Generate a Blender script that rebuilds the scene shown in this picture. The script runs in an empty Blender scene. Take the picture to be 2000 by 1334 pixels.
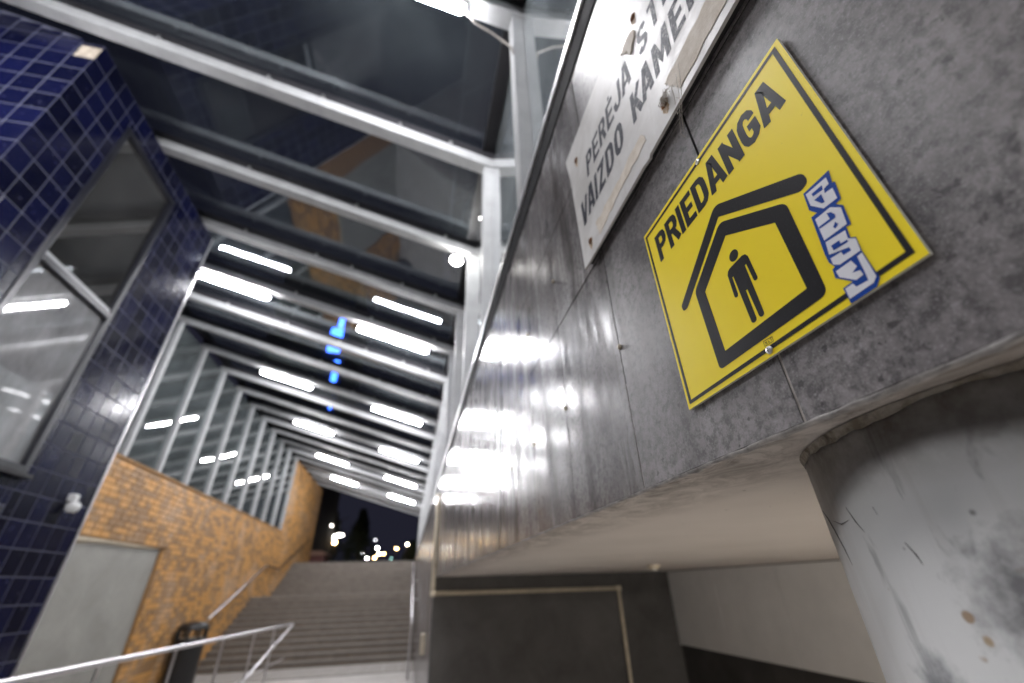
import bpy, bmesh, math, random
from mathutils import Vector, Matrix
random.seed(7)
S = bpy.context.scene
C = S.collection
E = 1.81                      # eye height above the lower floor
PI = math.pi

# ------------------------------------------------------------------ camera, world, exposure
cam_d = bpy.data.cameras.new('camera'); cam = bpy.data.objects.new('camera', cam_d); C.objects.link(cam)
def look(pitch, roll, yaw):
    p, r, y = [math.radians(a) for a in (pitch, roll, yaw)]
    fw = Vector((math.sin(y), math.cos(y), 0)); rt = Vector((math.cos(y), -math.sin(y), 0)); up = Vector((0, 0, 1))
    f2 = math.cos(p)*fw + math.sin(p)*up; u2 = -math.sin(p)*fw + math.cos(p)*up
    r2 = math.cos(r)*rt + math.sin(r)*u2; u3 = -math.sin(r)*rt + math.cos(r)*u2
    return r2, u3, f2
r2, u3, f2 = look(30.43420093, -1.75689504, 13.23873607)
M = Matrix((r2, u3, -f2)).transposed().to_4x4(); M.translation = Vector((0, 0, E))
cam.matrix_world = M
cam_d.sensor_width = 36.0; cam_d.lens = 14.598680; cam_d.clip_start = 0.02; cam_d.clip_end = 900
cam_d.dof.use_dof = True; cam_d.dof.focus_distance = 0.50; cam_d.dof.aperture_fstop = 2.5
S.camera = cam
W = bpy.data.worlds.new('World'); S.world = W; W.use_nodes = True
bg = W.node_tree.nodes['Background']
bg.inputs['Color'].default_value = (0.0098, 0.0100, 0.0170, 1); bg.inputs['Strength'].default_value = 1.0
S.view_settings.view_transform = 'Standard'; S.view_settings.look = 'None'
S.view_settings.exposure = 0.50; S.view_settings.gamma = 1.0; S.view_settings.use_curve_mapping = False
S.render.engine = 'CYCLES'
S.cycles.use_denoising = True
try: S.cycles.denoiser = 'OPENIMAGEDENOISE'
except Exception: pass
S.cycles.max_bounces = 9; S.cycles.transparent_max_bounces = 24; S.cycles.diffuse_bounces = 5; S.cycles.glossy_bounces = 4
S.cycles.sample_clamp_indirect = 8.0
TUBE_L = 172.0                 # radiance of the fluorescent lamps

# ------------------------------------------------------------------ node materials
class N:
    def __init__(s, name):
        s.m = bpy.data.materials.new(name); s.m.use_nodes = True; s.t = s.m.node_tree; s.t.nodes.clear()
        s.out = s.n('ShaderNodeOutputMaterial')
    def n(s, ty, **k):
        x = s.t.nodes.new(ty)
        for a, b in k.items(): setattr(x, a, b)
        return x
    def l(s, a, b): s.t.links.new(a, b)
    def put(s, sock, v):
        if hasattr(v, 'is_output'): s.l(v, sock)
        else: sock.default_value = (*v, 1) if isinstance(v, tuple) and len(v) == 3 and sock.type == 'RGBA' else v
    def pos(s, scale=(1, 1, 1), off=(0, 0, 0)):
        g = s.n('ShaderNodeNewGeometry'); mp = s.n('ShaderNodeMapping'); s.l(g.outputs['Position'], mp.inputs['Vector'])
        mp.inputs['Scale'].default_value = scale; mp.inputs['Location'].default_value = off
        return mp.outputs[0]
    def noise(s, vec, scale, detail=4, rough=0.55, dist=0.0):
        x = s.n('ShaderNodeTexNoise'); s.l(vec, x.inputs['Vector'])
        x.inputs['Scale'].default_value = scale; x.inputs['Detail'].default_value = detail
        x.inputs['Roughness'].default_value = rough; x.inputs['Distortion'].default_value = dist
        return x.outputs[0]
    def ramp(s, fac, a, b, c0=(0, 0, 0), c1=(1, 1, 1)):
        x = s.n('ShaderNodeMapRange'); x.clamp = True; s.put(x.inputs[0], fac)
        x.inputs[1].default_value = a; x.inputs[2].default_value = b; x.inputs[3].default_value = 0; x.inputs[4].default_value = 1
        return x.outputs[0]
    def rng(s, fac, a, b, lo, hi):
        x = s.n('ShaderNodeMapRange'); x.clamp = True; s.put(x.inputs[0], fac)
        for i, v in zip((1, 2, 3, 4), (a, b, lo, hi)): x.inputs[i].default_value = v
        return x.outputs[0]
    def mix(s, f, a, b):
        x = s.n('ShaderNodeMix', data_type='RGBA'); s.put(x.inputs[0], f); s.put(x.inputs[6], a); s.put(x.inputs[7], b)
        return x.outputs[2]
    def math(s, op, a, b=0.5):
        x = s.n('ShaderNodeMath', operation=op); s.put(x.inputs[0], a); s.put(x.inputs[1], b); x.use_clamp = False
        return x.outputs[0]
    def bump(s, h, strength=0.3, dist=0.002):
        x = s.n('ShaderNodeBump'); s.l(h, x.inputs['Height']); x.inputs['Strength'].default_value = strength; x.inputs['Distance'].default_value = dist
        return x.outputs[0]
    def blob(s, c, r0, r1, amp=0.5, scale=60, stretch=(1, 1, 1)):
        g = s.n('ShaderNodeNewGeometry'); nz = s.noise(s.pos(), scale, 5, 0.65)
        v = s.n('ShaderNodeVectorMath', operation='SUBTRACT'); s.l(g.outputs['Position'], v.inputs[0]); v.inputs[1].default_value = c
        w = s.n('ShaderNodeVectorMath', operation='MULTIPLY'); s.l(v.outputs[0], w.inputs[0]); w.inputs[1].default_value = stretch
        L = s.n('ShaderNodeVectorMath', operation='LENGTH'); s.l(w.outputs[0], L.inputs[0])
        d = s.math('ADD', L.outputs['Value'], s.math('MULTIPLY', s.math('SUBTRACT', nz, 0.5), r1*amp*2))
        return s.rng(d, r0, r1, 1, 0)
    def rand(s):
        o = s.n('ShaderNodeObjectInfo'); g = s.n('ShaderNodeNewGeometry')
        return s.math('FRACT', s.math('ADD', o.outputs['Random'], g.outputs['Random Per Island']), 0)
    def xyz(s):
        g = s.n('ShaderNodeNewGeometry'); x = s.n('ShaderNodeSeparateXYZ'); s.l(g.outputs['Position'], x.inputs[0]); return x.outputs
    def bsdf(s, col, rough=0.5, metal=0.0, normal=None, spec=0.5, coat=0.0):
        b = s.n('ShaderNodeBsdfPrincipled'); s.put(b.inputs['Base Color'], col); s.put(b.inputs['Roughness'], rough)
        b.inputs['Metallic'].default_value = metal; s.put(b.inputs['Specular IOR Level'], spec)
        if coat: b.inputs['Coat Weight'].default_value = coat; b.inputs['Coat Roughness'].default_value = 0.08
        if normal is not None: s.l(normal, b.inputs['Normal'])
        s.l(b.outputs[0], s.out.inputs['Surface']); return b

def plain(name, col, rough=0.5, metal=0.0, var=0.15, scale=6.0, bump=0.0, spec=0.5):
    k = N(name); v = k.noise(k.pos(), scale, 5, 0.6)
    dark = tuple(c*(1-var) for c in col); lite = tuple(min(1, c*(1+var)) for c in col)
    nm = k.bump(k.noise(k.pos(), scale*12, 3), bump, 0.002) if bump else None
    k.bsdf(k.mix(k.ramp(v, 0.3, 0.7), dark, lite), k.rng(v, 0.3, 0.7, max(0.03, rough-0.07), min(1, rough+0.07)), metal, nm, spec)
    return k.m
def glow(name, col, strength):
    k = N(name); e = k.n('ShaderNodeEmission'); e.inputs[0].default_value = (*col, 1); e.inputs[1].default_value = strength
    k.l(e.outputs[0], k.out.inputs['Surface']); return k.m
def glass(name, dust, dustcol, refl=1.0, tint=(1, 1, 1)):
    k = N(name)
    tr = k.n('ShaderNodeBsdfTransparent'); tr.inputs[0].default_value = (*tint, 1)
    gl = k.n('ShaderNodeBsdfGlossy'); gl.inputs['Roughness'].default_value = 0.025; gl.inputs[0].default_value = (1, 1, 1, 1)
    wob = k.bump(k.noise(k.pos(), 1.3, 1), 0.12, 0.02); k.l(wob, gl.inputs['Normal'])
    df = k.n('ShaderNodeBsdfDiffuse'); df.inputs[0].default_value = (*dustcol, 1)
    tl = k.n('ShaderNodeBsdfTranslucent'); tl.inputs[0].default_value = (*dustcol, 1)
    fr = k.n('ShaderNodeFresnel'); fr.inputs[0].default_value = 1.52
    # two faces of the pane reflect
    f = k.math('MINIMUM', k.math('MULTIPLY', fr.outputs[0], 1.7*refl), 1.0)
    d2 = k.n('ShaderNodeAddShader'); k.l(df.outputs[0], d2.inputs[0]); k.l(tl.outputs[0], d2.inputs[1])
    a = k.n('ShaderNodeMixShader')
    dn = k.noise(k.pos((1, 1, 0.5)), 2.6, 5, 0.65)
    k.l(k.rng(dn, 0.3, 0.75, dust*0.5, dust*1.5), a.inputs[0]); k.l(tr.outputs[0], a.inputs[1]); k.l(df.outputs[0], a.inputs[2])
    b = k.n('ShaderNodeMixShader'); k.l(f, b.inputs[0]); k.l(a.outputs[0], b.inputs[1]); k.l(gl.outputs[0], b.inputs[2])
    k.l(b.outputs[0], k.out.inputs['Surface']); return k.m

def m_panel():
    k = N('grey_stone_panel')
    p = k.pos()
    big = k.noise(p, 5.5, 6, 0.62, 0.6); fine = k.noise(p, 85, 5, 0.7); speck = k.noise(p, 420, 2, 0.5)
    c = k.mix(k.ramp(big, 0.36, 0.66), (0.125, 0.115, 0.115), (0.33, 0.308, 0.308))
    c = k.mix(k.math('MULTIPLY', k.ramp(fine, 0.46, 0.62), 0.75), c, (0.045, 0.042, 0.043))
    c = k.mix(k.math('MULTIPLY', k.ramp(speck, 0.56, 0.72), 0.5), c, (0.42, 0.41, 0.415))
    grain = k.noise(p, 190, 4, 0.75); pit = k.noise(k.pos((1, 1, 1), (2, 8, 5)), 60, 3, 0.6)
    c = k.mix(k.math('MULTIPLY', k.ramp(grain, 0.5, 0.62), 0.32), c, (0.055, 0.051, 0.052))
    c = k.mix(k.math('MULTIPLY', k.ramp(grain, 0.46, 0.34), 0.3), c, (0.36, 0.345, 0.35))
    c = k.mix(k.math('MULTIPLY', k.ramp(pit, 0.66, 0.7), 0.8), c, (0.03, 0.028, 0.028))
    c = k.mix(k.math('MULTIPLY', k.rand(), 0.2), c, (0.11, 0.105, 0.105))
    # vertical run marks of dried cleaning water, the further part of the wall has most
    st = k.noise(k.pos((1, 1, 0.055)), 34, 4, 0.6, 0.2); st2 = k.noise(k.pos((1, 1, 0.12), (3, 0, 0)), 90, 3, 0.6)
    x = k.xyz()
    st3 = k.noise(k.pos((1, 1, 0.05), (2, 5, 0)), 9, 3, 0.6, 0.3)
    far = k.rng(k.math('ADD', x[1], k.math('MULTIPLY', big, 0.3)), 0.70, 0.84, 0.1, 1.0)
    streak = k.math('MULTIPLY', k.ramp(k.math('ADD', k.math('MULTIPLY', st, 0.72), k.math('MULTIPLY', st2, 0.28)), 0.4, 0.62), far)
    c = k.mix(k.math('MULTIPLY', streak, 0.22), c, (0.26, 0.26, 0.27))
    dk = k.noise(k.pos((1, 1, 0.16), (7, 2, 1)), 12, 5, 0.65, 0.4)
    c = k.mix(k.math('MULTIPLY', k.math('MULTIPLY', k.ramp(dk, 0.5, 0.64), k.rng(far, 0, 1, 0.35, 1)), 0.7), c, (0.045, 0.04, 0.038))
    spl = k.mix(far, k.rng(big, 0.3, 0.7, 0.3, 0.45), k.math('MULTIPLY', k.math('MULTIPLY', k.rng(k.math('ADD', k.math('MULTIPLY', st, 0.55), k.math('MULTIPLY', st2, 0.45)), 0.42, 0.58, 0.05, 0.8), k.rng(dk, 0.5, 0.64, 1.0, 0.25)), k.rng(st3, 0.4, 0.6, 0.2, 1.1)))
    r0 = k.rng(big, 0.35, 0.65, 0.34, 0.48)
    r = k.mix(far, r0, k.rng(k.math('ADD', k.math('MULTIPLY', st, 0.5), k.math('MULTIPLY', st3, 0.5)), 0.38, 0.62, 0.32, 0.10))
    h = k.math('ADD', k.math('MULTIPLY', fine, 0.8), k.math('MULTIPLY', streak, 0.35))
    k.bsdf(c, r, 0, k.bump(h, 0.22, 0.0012), spl)
    return k.m

def m_tile():
    k = N('navy_glazed_tile')
    r = k.rand()
    c = k.mix(r, (0.002, 0.0026, 0.012), (0.0045, 0.006, 0.034))
    n = k.noise(k.pos(), 22, 4)
    c = k.mix(k.math('MULTIPLY', k.ramp(n, 0.58, 0.75), 0.2), c, (0.05, 0.05, 0.09))
    k.bsdf(c, k.rng(n, 0.3, 0.7, 0.1, 0.28), 0, k.bump(k.noise(k.pos(), 14, 2), 0.12, 0.004), 0.27)
    return k.m
def m_brick():
    k = N('ochre_clinker_brick')
    r = k.rand(); p = k.pos()
    blot = k.noise(p, 1.7, 6, 0.72, 1.2); fine = k.noise(p, 30, 4, 0.6)
    c = k.mix(r, (0.48, 0.245, 0.072), (0.62, 0.34, 0.115))
    c = k.mix(k.math('MULTIPLY', k.ramp(k.math('ADD', k.math('MULTIPLY', blot, 0.6), k.math('MULTIPLY', r, 0.28)), 0.40, 0.50), 0.75), c, (0.15, 0.10, 0.065))
    c = k.mix(k.math('MULTIPLY', k.ramp(k.noise(k.pos((1, 1, 1), (9, 4, 2)), 0.9, 5, 0.7), 0.52, 0.64), 0.5), c, (0.5, 0.36, 0.25))
    k.bsdf(c, 0.62, 0, k.bump(fine, 0.4, 0.004), 0.35)
    return k.m
def m_column():
    k = N('scuffed_grey_paint'); p = k.pos()
    a = k.noise(p, 4, 6, 0.6); scr = k.noise(k.pos((1, 1, 0.35), (2, 1, 0)), 17, 4, 0.7, 1.5)
    c = k.mix(k.ramp(a, 0.3, 0.7), (0.43, 0.43, 0.42), (0.49, 0.49, 0.48))
    c = k.mix(k.math('MULTIPLY', k.ramp(scr, 0.59, 0.68), 0.45), c, (0.08, 0.075, 0.07))
    d = k.noise(k.pos((1, 1, 1), (5, 7, 3)), 38, 3, 0.5)
    c = k.mix(k.math('MULTIPLY', k.ramp(d, 0.73, 0.77), 0.6), c, (0.24, 0.15, 0.08))
    x = k.xyz()
    # black soot smear on the near side and grime under the ceiling joint
    for cc, r0, r1, am, col_ in (((0.378, 0.213, 1.788), 0.012, 0.055, 0.7, (0.035, 0.032, 0.038)), ((0.389, 0.312, 1.735), 0.004, 0.028, 0.8, (0.07, 0.075, 0.085)),
                               ((0.377, 0.267, 1.783), 0.003, 0.0045, 0.3, (0.22, 0.14, 0.07)), ((0.377, 0.261, 1.770), 0.002, 0.004, 0.3, (0.26, 0.18, 0.09)),
                               ((0.377, 0.231, 1.845), 0.0012, 0.003, 0.3, (0.13, 0.125, 0.12)), ((0.381, 0.292, 1.827), 0.0008, 0.002, 0.4, (0.12, 0.115, 0.11))):
        c = k.mix(k.math('MULTIPLY', k.blob(cc, r0, r1, am, 60), 0.9), c, col_)
    gr = k.math('MULTIPLY', k.rng(x[2], 1.865, 1.925, 0, 1), k.ramp(k.noise(p, 26, 5, 0.7), 0.33, 0.6))
    drip = k.math('MULTIPLY', k.ramp(k.noise(k.pos((1, 1, 0.08), (4, 4, 0)), 30, 4, 0.65), 0.5, 0.64), k.rng(x[2], 1.55, 1.93, 0, 1))
    c = k.mix(k.math('MULTIPLY', drip, 0.22), c, (0.17, 0.145, 0.11))
    c = k.mix(k.math('MULTIPLY', gr, 0.8), c, (0.11, 0.085, 0.055))
    k.bsdf(c, k.rng(a, 0.3, 0.7, 0.36, 0.52), 0, k.bump(k.noise(p, 30, 4), 0.12, 0.003), 0.45)
    return k.m
def m_ceiling():
    k = N('beige_ceiling_paint'); p = k.pos(); x = k.xyz()
    c = k.mix(k.ramp(k.noise(p, 2.5, 5), 0.3, 0.7), (0.6, 0.555, 0.51), (0.68, 0.635, 0.59))
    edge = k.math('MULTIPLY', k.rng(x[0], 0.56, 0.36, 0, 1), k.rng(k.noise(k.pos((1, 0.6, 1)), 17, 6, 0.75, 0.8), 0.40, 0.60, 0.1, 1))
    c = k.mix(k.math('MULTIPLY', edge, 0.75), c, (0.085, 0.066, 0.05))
    sp = k.noise(k.pos((1, 1, 1), (3, 3, 3)), 40, 2)
    c = k.mix(k.math('MULTIPLY', k.ramp(sp, 0.74, 0.78), 0.6), c, (0.1, 0.08, 0.06))
    k.bsdf(c, 0.6, 0, k.bump(k.noise(p, 60, 4), 0.15, 0.002), 0.3)
    return k.m
def m_plaster():
    k = N('crumbling_plaster'); p = k.pos()
    c = k.mix(k.ramp(k.noise(p, 55, 5, 0.7), 0.4, 0.62), (0.30, 0.275, 0.24), (0.15, 0.125, 0.095))
    c = k.mix(k.ramp(k.noise(k.pos((1, 1, 1), (1, 2, 3)), 22, 4, 0.7), 0.56, 0.68), c, (0.03, 0.024, 0.018))
    k.bsdf(c, 0.85, 0, k.bump(k.noise(p, 130, 4), 0.7, 0.004), 0.2); return k.m
def m_concrete(name, a, b, sc=3.0, rough=0.75):
    k = N(name); p = k.pos()
    n = k.noise(p, sc, 7, 0.65, 0.5); f = k.noise(p, sc*22, 4, 0.7)
    c = k.mix(k.ramp(n, 0.32, 0.68), a, b); c = k.mix(k.math('MULTIPLY', k.ramp(f, 0.55, 0.72), 0.3), c, tuple(v*0.5 for v in a))
    k.bsdf(c, rough, 0, k.bump(f, 0.3, 0.003), 0.35); return k.m
def m_yellow():
    k = N('yellow_sign_plastic'); p = k.pos()
    n = k.noise(p, 8, 4); c = k.mix(k.ramp(n, 0.3, 0.7), (0.97, 0.745, 0.010), (0.98, 0.78, 0.018))
    c = k.mix(k.math('MULTIPLY', k.ramp(k.noise(p, 150, 3), 0.7, 0.78), 0.3), c, (0.5, 0.36, 0.03))
    k.bsdf(c, 0.42, 0, k.bump(k.noise(p, 900, 2), 0.06, 0.0004), 0.22); return k.m
def m_print():
    k = N('black_sign_print'); p = k.pos()
    c = k.mix(k.ramp(k.noise(p, 700, 2), 0.62, 0.8), (0.012, 0.0115, 0.014), (0.05, 0.047, 0.052))
    k.bsdf(c, 0.4, 0, k.bump(k.noise(p, 700, 2), 0.25, 0.0006), 0.13); return k.m
def m_worn_print():
    k = N('worn_letter_print'); p = k.pos()
    f = k.math('ADD', k.noise(p, 130, 5, 0.7), k.rng(k.xyz()[1], 0.5, 0.2, 0.0, 0.05))
    c = k.mix(k.ramp(f, 0.56, 0.74), (0.03, 0.032, 0.045), (0.36, 0.36, 0.36))
    k.bsdf(c, 0.55, 0, None, 0.1); return k.m
def m_whitesign():
    k = N('grimy_white_plastic'); p = k.pos()
    c = k.mix(k.ramp(k.noise(p, 9, 6, 0.7, 0.6), 0.35, 0.7), (0.50, 0.485, 0.465), (0.66, 0.65, 0.64))
    c = k.mix(k.math('MULTIPLY', k.ramp(k.noise(k.pos((1, 1, 0.25)), 45, 5, 0.7), 0.57, 0.72), 0.3), c, (0.33, 0.29, 0.24))
    b = k.bsdf(c, k.rng(k.noise(p, 20, 4), 0.35, 0.65, 0.36, 0.55), 0, k.bump(k.noise(p, 60, 4), 0.15, 0.002), 0.4)
    return k.m
def m_rust():
    k = N('rust_stain'); p = k.pos()
    k.bsdf(k.mix(k.ramp(k.noise(p, 220, 4), 0.35, 0.65), (0.06, 0.022, 0.01), (0.2, 0.085, 0.035)), 0.9, 0, None, 0.2); return k.m
def m_stain():
    k = N('rust_run_stain'); p = k.pos()
    k.bsdf(k.mix(k.ramp(k.noise(p, 160, 4), 0.35, 0.65), (0.36, 0.25, 0.15), (0.58, 0.47, 0.35)), 0.7, 0, None, 0.2); return k.m
def m_tape():
    k = N('old_masking_tape'); p = k.pos()
    c = k.mix(k.ramp(k.noise(p, 40, 5, 0.7), 0.35, 0.65), (0.56, 0.49, 0.40), (0.7, 0.64, 0.56))
    k.bsdf(c, 0.7, 0, k.bump(k.noise(k.pos((1, 0.3, 1)), 350, 3), 0.6, 0.001), 0.3); return k.m

MT = dict(
    panel=m_panel(), tile=m_tile(), brick=m_brick(), column=m_column(), ceiling=m_ceiling(), plaster=m_plaster(),
    grout=plain('pale_blue_grout', (0.062, 0.066, 0.10), 0.8, 0, 0.25, 9),
    mortar=plain('ochre_mortar', (0.27, 0.145, 0.055), 0.9, 0, 0.3, 12),
    joint=plain('black_joint', (0.018, 0.017, 0.017), 0.7, 0, 0.2),
    darkwall=m_concrete('dark_grey_render', (0.042, 0.039, 0.037), (0.075, 0.071, 0.068), 2.2),
    floor=m_concrete('grey_floor_stone', (0.34, 0.32, 0.30), (0.44, 0.42, 0.40), 1.5, 0.5),
    step=m_concrete('brown_grey_granite', (0.13, 0.108, 0.088), (0.205, 0.175, 0.145), 4.0, 0.55),
    nosing=m_concrete('pale_step_edge', (0.15, 0.14, 0.13), (0.2, 0.19, 0.175), 5.0, 0.5),
    tactile=m_concrete('pale_tactile_slab', (0.26, 0.245, 0.225), (0.32, 0.30, 0.28), 4.0, 0.6),
    steelpaint=plain('light_grey_steel_paint', (0.36, 0.365, 0.37), 0.55, 0, 0.15, 5, 0, 0.3),
    darksteel=plain('dark_grey_steel', (0.022, 0.022, 0.025), 0.55, 0, 0.2, 6, 0, 0.25),
    capping=plain('black_capping_paint', (0.016, 0.016, 0.018), 0.8, 0, 0.2, 9, 0, 0.05),
    alu=plain('brushed_aluminium', (0.72, 0.72, 0.74), 0.4, 1.0, 0.06, 30),
    rail=plain('stainless_rail', (0.66, 0.65, 0.66), 0.36, 1.0, 0.04, 3),
    white=plain('white_board_paint', (0.72, 0.71, 0.695), 0.55, 0, 0.05, 4),
    cream=plain('cream_conduit_paint', (0.52, 0.45, 0.34), 0.5, 0, 0.2, 14),
    greydoor=m_concrete('grey_green_render', (0.235, 0.23, 0.21), (0.31, 0.305, 0.28), 1.6, 0.6),
    binblack=plain('black_bin_paint', (0.012, 0.012, 0.013), 0.35, 0, 0.2, 8),
    plastic=plain('white_camera_plastic', (0.7, 0.7, 0.7), 0.35, 0, 0.05, 10),
    fixture=plain('grey_lamp_housing', (0.3, 0.31, 0.32), 0.4, 0, 0.1, 10),
    wire=plain('dusty_cable', (0.3, 0.27, 0.24), 0.7, 0, 0.3, 40),
    yellow=m_yellow(), print=m_print(), worn=m_worn_print(), wsign=m_whitesign(), rust=m_rust(), stain=m_stain(), tape=m_tape(),
    zinc=plain('zinc_screw', (0.6, 0.6, 0.6), 0.35, 1.0, 0.1, 90),
    signedge=plain('sign_core_white', (0.6, 0.59, 0.52), 0.6, 0, 0.1, 60),
    blue=plain('blue_sticker_ink', (0.003, 0.05, 0.30), 0.45, 0, 0.08, 60, 0, 0.15),
    stwhite=plain('white_sticker_ink', (0.76, 0.77, 0.82), 0.35, 0, 0.04, 60),
    thread=plain('loose_thread', (0.4, 0.36, 0.31), 0.8, 0, 0.1, 60),
    roofglass=glass('roof_glass', 0.022, (0.32, 0.37, 0.38), 0.24, (0.8, 0.84, 0.86)),
    sideglass=glass('dusty_side_glass', 0.16, (0.36, 0.42, 0.43), 1.0, (0.6, 0.66, 0.68)),
    frostglass=glass('frosted_parapet_glass', 0.62, (0.5, 0.56, 0.58), 1.0, (0.7, 0.75, 0.78)),
    winglass=glass('kiosk_window_glass', 0.10, (0.34, 0.34, 0.33), 1.5, (0.45, 0.45, 0.45)),
    hazeglass=glass('hazy_lower_window_glass', 0.7, (0.42, 0.42, 0.43), 2.0, (0.45, 0.45, 0.45)),
    darkroom=plain('dark_room_lining', (0.06, 0.058, 0.052), 0.9, 0, 0.3, 2),
    blackglass=plain('black_door_glass', (0.006, 0.006, 0.007), 0.08, 0, 0.1, 2),
    ground=m_concrete('night_asphalt', (0.045, 0.045, 0.046), (0.06, 0.06, 0.06), 0.6, 0.8),
    leaf=plain('dark_tree_leaf', (0.03, 0.042, 0.02), 0.7, 0, 0.4, 3), bark=plain('dark_bark', (0.05, 0.04, 0.03), 0.9, 0, 0.3, 8),
    house=plain('added_tower_render', (0.03, 0.028, 0.027), 0.8, 0, 0.2, 1),
    shelter=plain('pinkish_lit_roof', (0.5, 0.3, 0.22), 0.6, 0, 0.15, 2),  # pinkish street light is put into this roof colour
    tube=glow('fluorescent_light', (0.98, 0.97, 1.0), TUBE_L),
    ctube=glow('warm_tube_light', (1.0, 0.93, 0.84), 175),
    lampc2=glow('arc_street_light', (1.0, 0.93, 0.85), 14),
    flood=glow('white_bulb_light', (1.0, 0.98, 0.94), 260),
    lampw=glow('white_street_light', (1.0, 0.98, 0.95), 160), lampo=glow('amber_street_light', (1.0, 0.62, 0.25), 55),
    lampc=glow('warm_white_street_light', (1.0, 0.82, 0.6), 80), lampd=glow('faint_grey_light', (0.9, 0.9, 0.95), 9),
    lampg=glow('faint_green_light', (0.4, 0.8, 0.7), 5), bluerefl=glow('blue_reflection_glow', (0.04, 0.15, 1.0), 11),  # blue glow imitates reflections in the roof panes
)

# ------------------------------------------------------------------ mesh helpers
class MB:
    def __init__(s): s.v = []; s.f = []; s.m = []
    def add(s, vs, fs, mi=0):
        o = len(s.v); s.v += [tuple(v) for v in vs]; s.f += [tuple(i+o for i in f) for f in fs]; s.m += [mi]*len(fs); return s
    def box(s, x0, x1, y0, y1, z0, z1, mi=0, taper=0):
        t = taper
        vs = [(x0, y0, z0), (x1, y0, z0), (x1, y1, z0), (x0, y1, z0), (x0+t, y0+t, z1), (x1-t, y0+t, z1), (x1-t, y1-t, z1), (x0+t, y1-t, z1)]
        return s.add(vs, [(3, 2, 1, 0), (4, 5, 6, 7), (0, 1, 5, 4), (1, 2, 6, 5), (2, 3, 7, 6), (3, 0, 4, 7)], mi)
    def hexa(s, lo, hi, mi=0):       # two quads of corner points
        return s.add(list(lo)+list(hi), [(3, 2, 1, 0), (4, 5, 6, 7), (0, 1, 5, 4), (1, 2, 6, 5), (2, 3, 7, 6), (3, 0, 4, 7)], mi)
    def tube(s, pts, r, n=10, mi=0, cap=True):
        pts = [Vector(p) for p in pts]; o = len(s.v); rr = r if isinstance(r, (list, tuple)) else [r]*len(pts)
        ref = None
        for i, p in enumerate(pts):
            a = pts[max(0, i-1)]; b = pts[min(len(pts)-1, i+1)]; d = (b-a).normalized()
            if 0 < i < len(pts)-1:
                d1 = (p-a).normalized(); d2 = (b-p).normalized(); sc = 1/max(0.35, math.sqrt(max(0.01, (1+d1.dot(d2))/2)))
            else: sc = 1
            if ref is None: ref = d.orthogonal().normalized()
            u = (ref - d*ref.dot(d)).normalized(); w = d.cross(u); ref = u
            for j in range(n):
                t = 2*PI*j/n; s.v.append(tuple(p + (u*math.cos(t)+w*math.sin(t))*rr[i]*(sc if sc < 1.6 else 1.6)))
        for i in range(len(pts)-1):
            for j in range(n):
                s.f.append((o+i*n+j, o+i*n+(j+1) % n, o+(i+1)*n+(j+1) % n, o+(i+1)*n+j)); s.m.append(mi)
        if cap:
            s.f.append(tuple(o+j for j in range(n))[::-1]); s.m.append(mi)
            s.f.append(tuple(o+(len(pts)-1)*n+j for j in range(n))); s.m.append(mi)
        return s
    def lathe(s, prof, cx, cy, n=32, mi=0):
        o = len(s.v)
        for r, z in prof:
            for j in range(n): t = 2*PI*j/n; s.v.append((cx+r*math.cos(t), cy+r*math.sin(t), z))
        for i in range(len(prof)-1):
            for j in range(n):
                s.f.append((o+i*n+j, o+i*n+(j+1) % n, o+(i+1)*n+(j+1) % n, o+(i+1)*n+j)); s.m.append(mi)
        s.f.append(tuple(o+j for j in range(n))[::-1]); s.m.append(mi)
        s.f.append(tuple(o+(len(prof)-1)*n+j for j in range(n))); s.m.append(mi)
        return s
    def mesh(s, name, mats, smooth=False):
        me = bpy.data.meshes.new(name); me.from_pydata(s.v, [], s.f)
        for m in (mats if isinstance(mats, list) else [mats]): me.materials.append(m)
        if any(s.m): me.polygons.foreach_set('material_index', s.m)
        if smooth: me.polygons.foreach_set('use_smooth', [True]*len(me.polygons))
        me.update(); return me
    def obj(s, name, mats, parent=None, smooth=False, loc=None):
        return link(name, s.mesh(name, mats, smooth), parent, loc)

def link(name, me, parent=None, loc=None):
    o = bpy.data.objects.new(name, me); C.objects.link(o)
    if parent is not None: o.parent = parent; o.location = -Vector(root_loc(parent))
    if loc is not None: o.location = Vector(o.location) + Vector(loc)
    return o
def root_loc(p):
    v = Vector(p.location)
    while p.parent is not None: p = p.parent; v = v + Vector(p.location)
    return v
def thing(name, label, cat, loc=(0, 0, 0), group=None):
    o = bpy.data.objects.new(name, None); C.objects.link(o); o.location = loc; o.empty_display_size = 0.1
    o['label'] = label; o['category'] = cat
    if group: o['group'] = group
    return o
def tag(o, label=None, cat=None, group=None, kind=None):
    if label: o['label'] = label
    if cat: o['category'] = cat
    if group: o['group'] = group
    if kind: o['kind'] = kind
    return o
def bevel(o, w=0.004, seg=2):
    b = o.modifiers.new('bevel', 'BEVEL'); b.width = w; b.segments = seg; b.limit_method = 'ANGLE'; b.angle_limit = 0.6; return o

def zc(z): return z + E      # height measured from the eye
XP = 0.345                   # face of the panel wall
YW = 6.2                     # far wall of the side corridor
XL = -5.3                    # orange wall
XT = -3.3; YT0, YT1 = 2.79, 5.43   # tiled kiosk
def beam_z(x): return zc(3.66 - 0.29*x)
PITCH = 1.27
def fy(k): return 2.65 + PITCH*k

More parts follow.
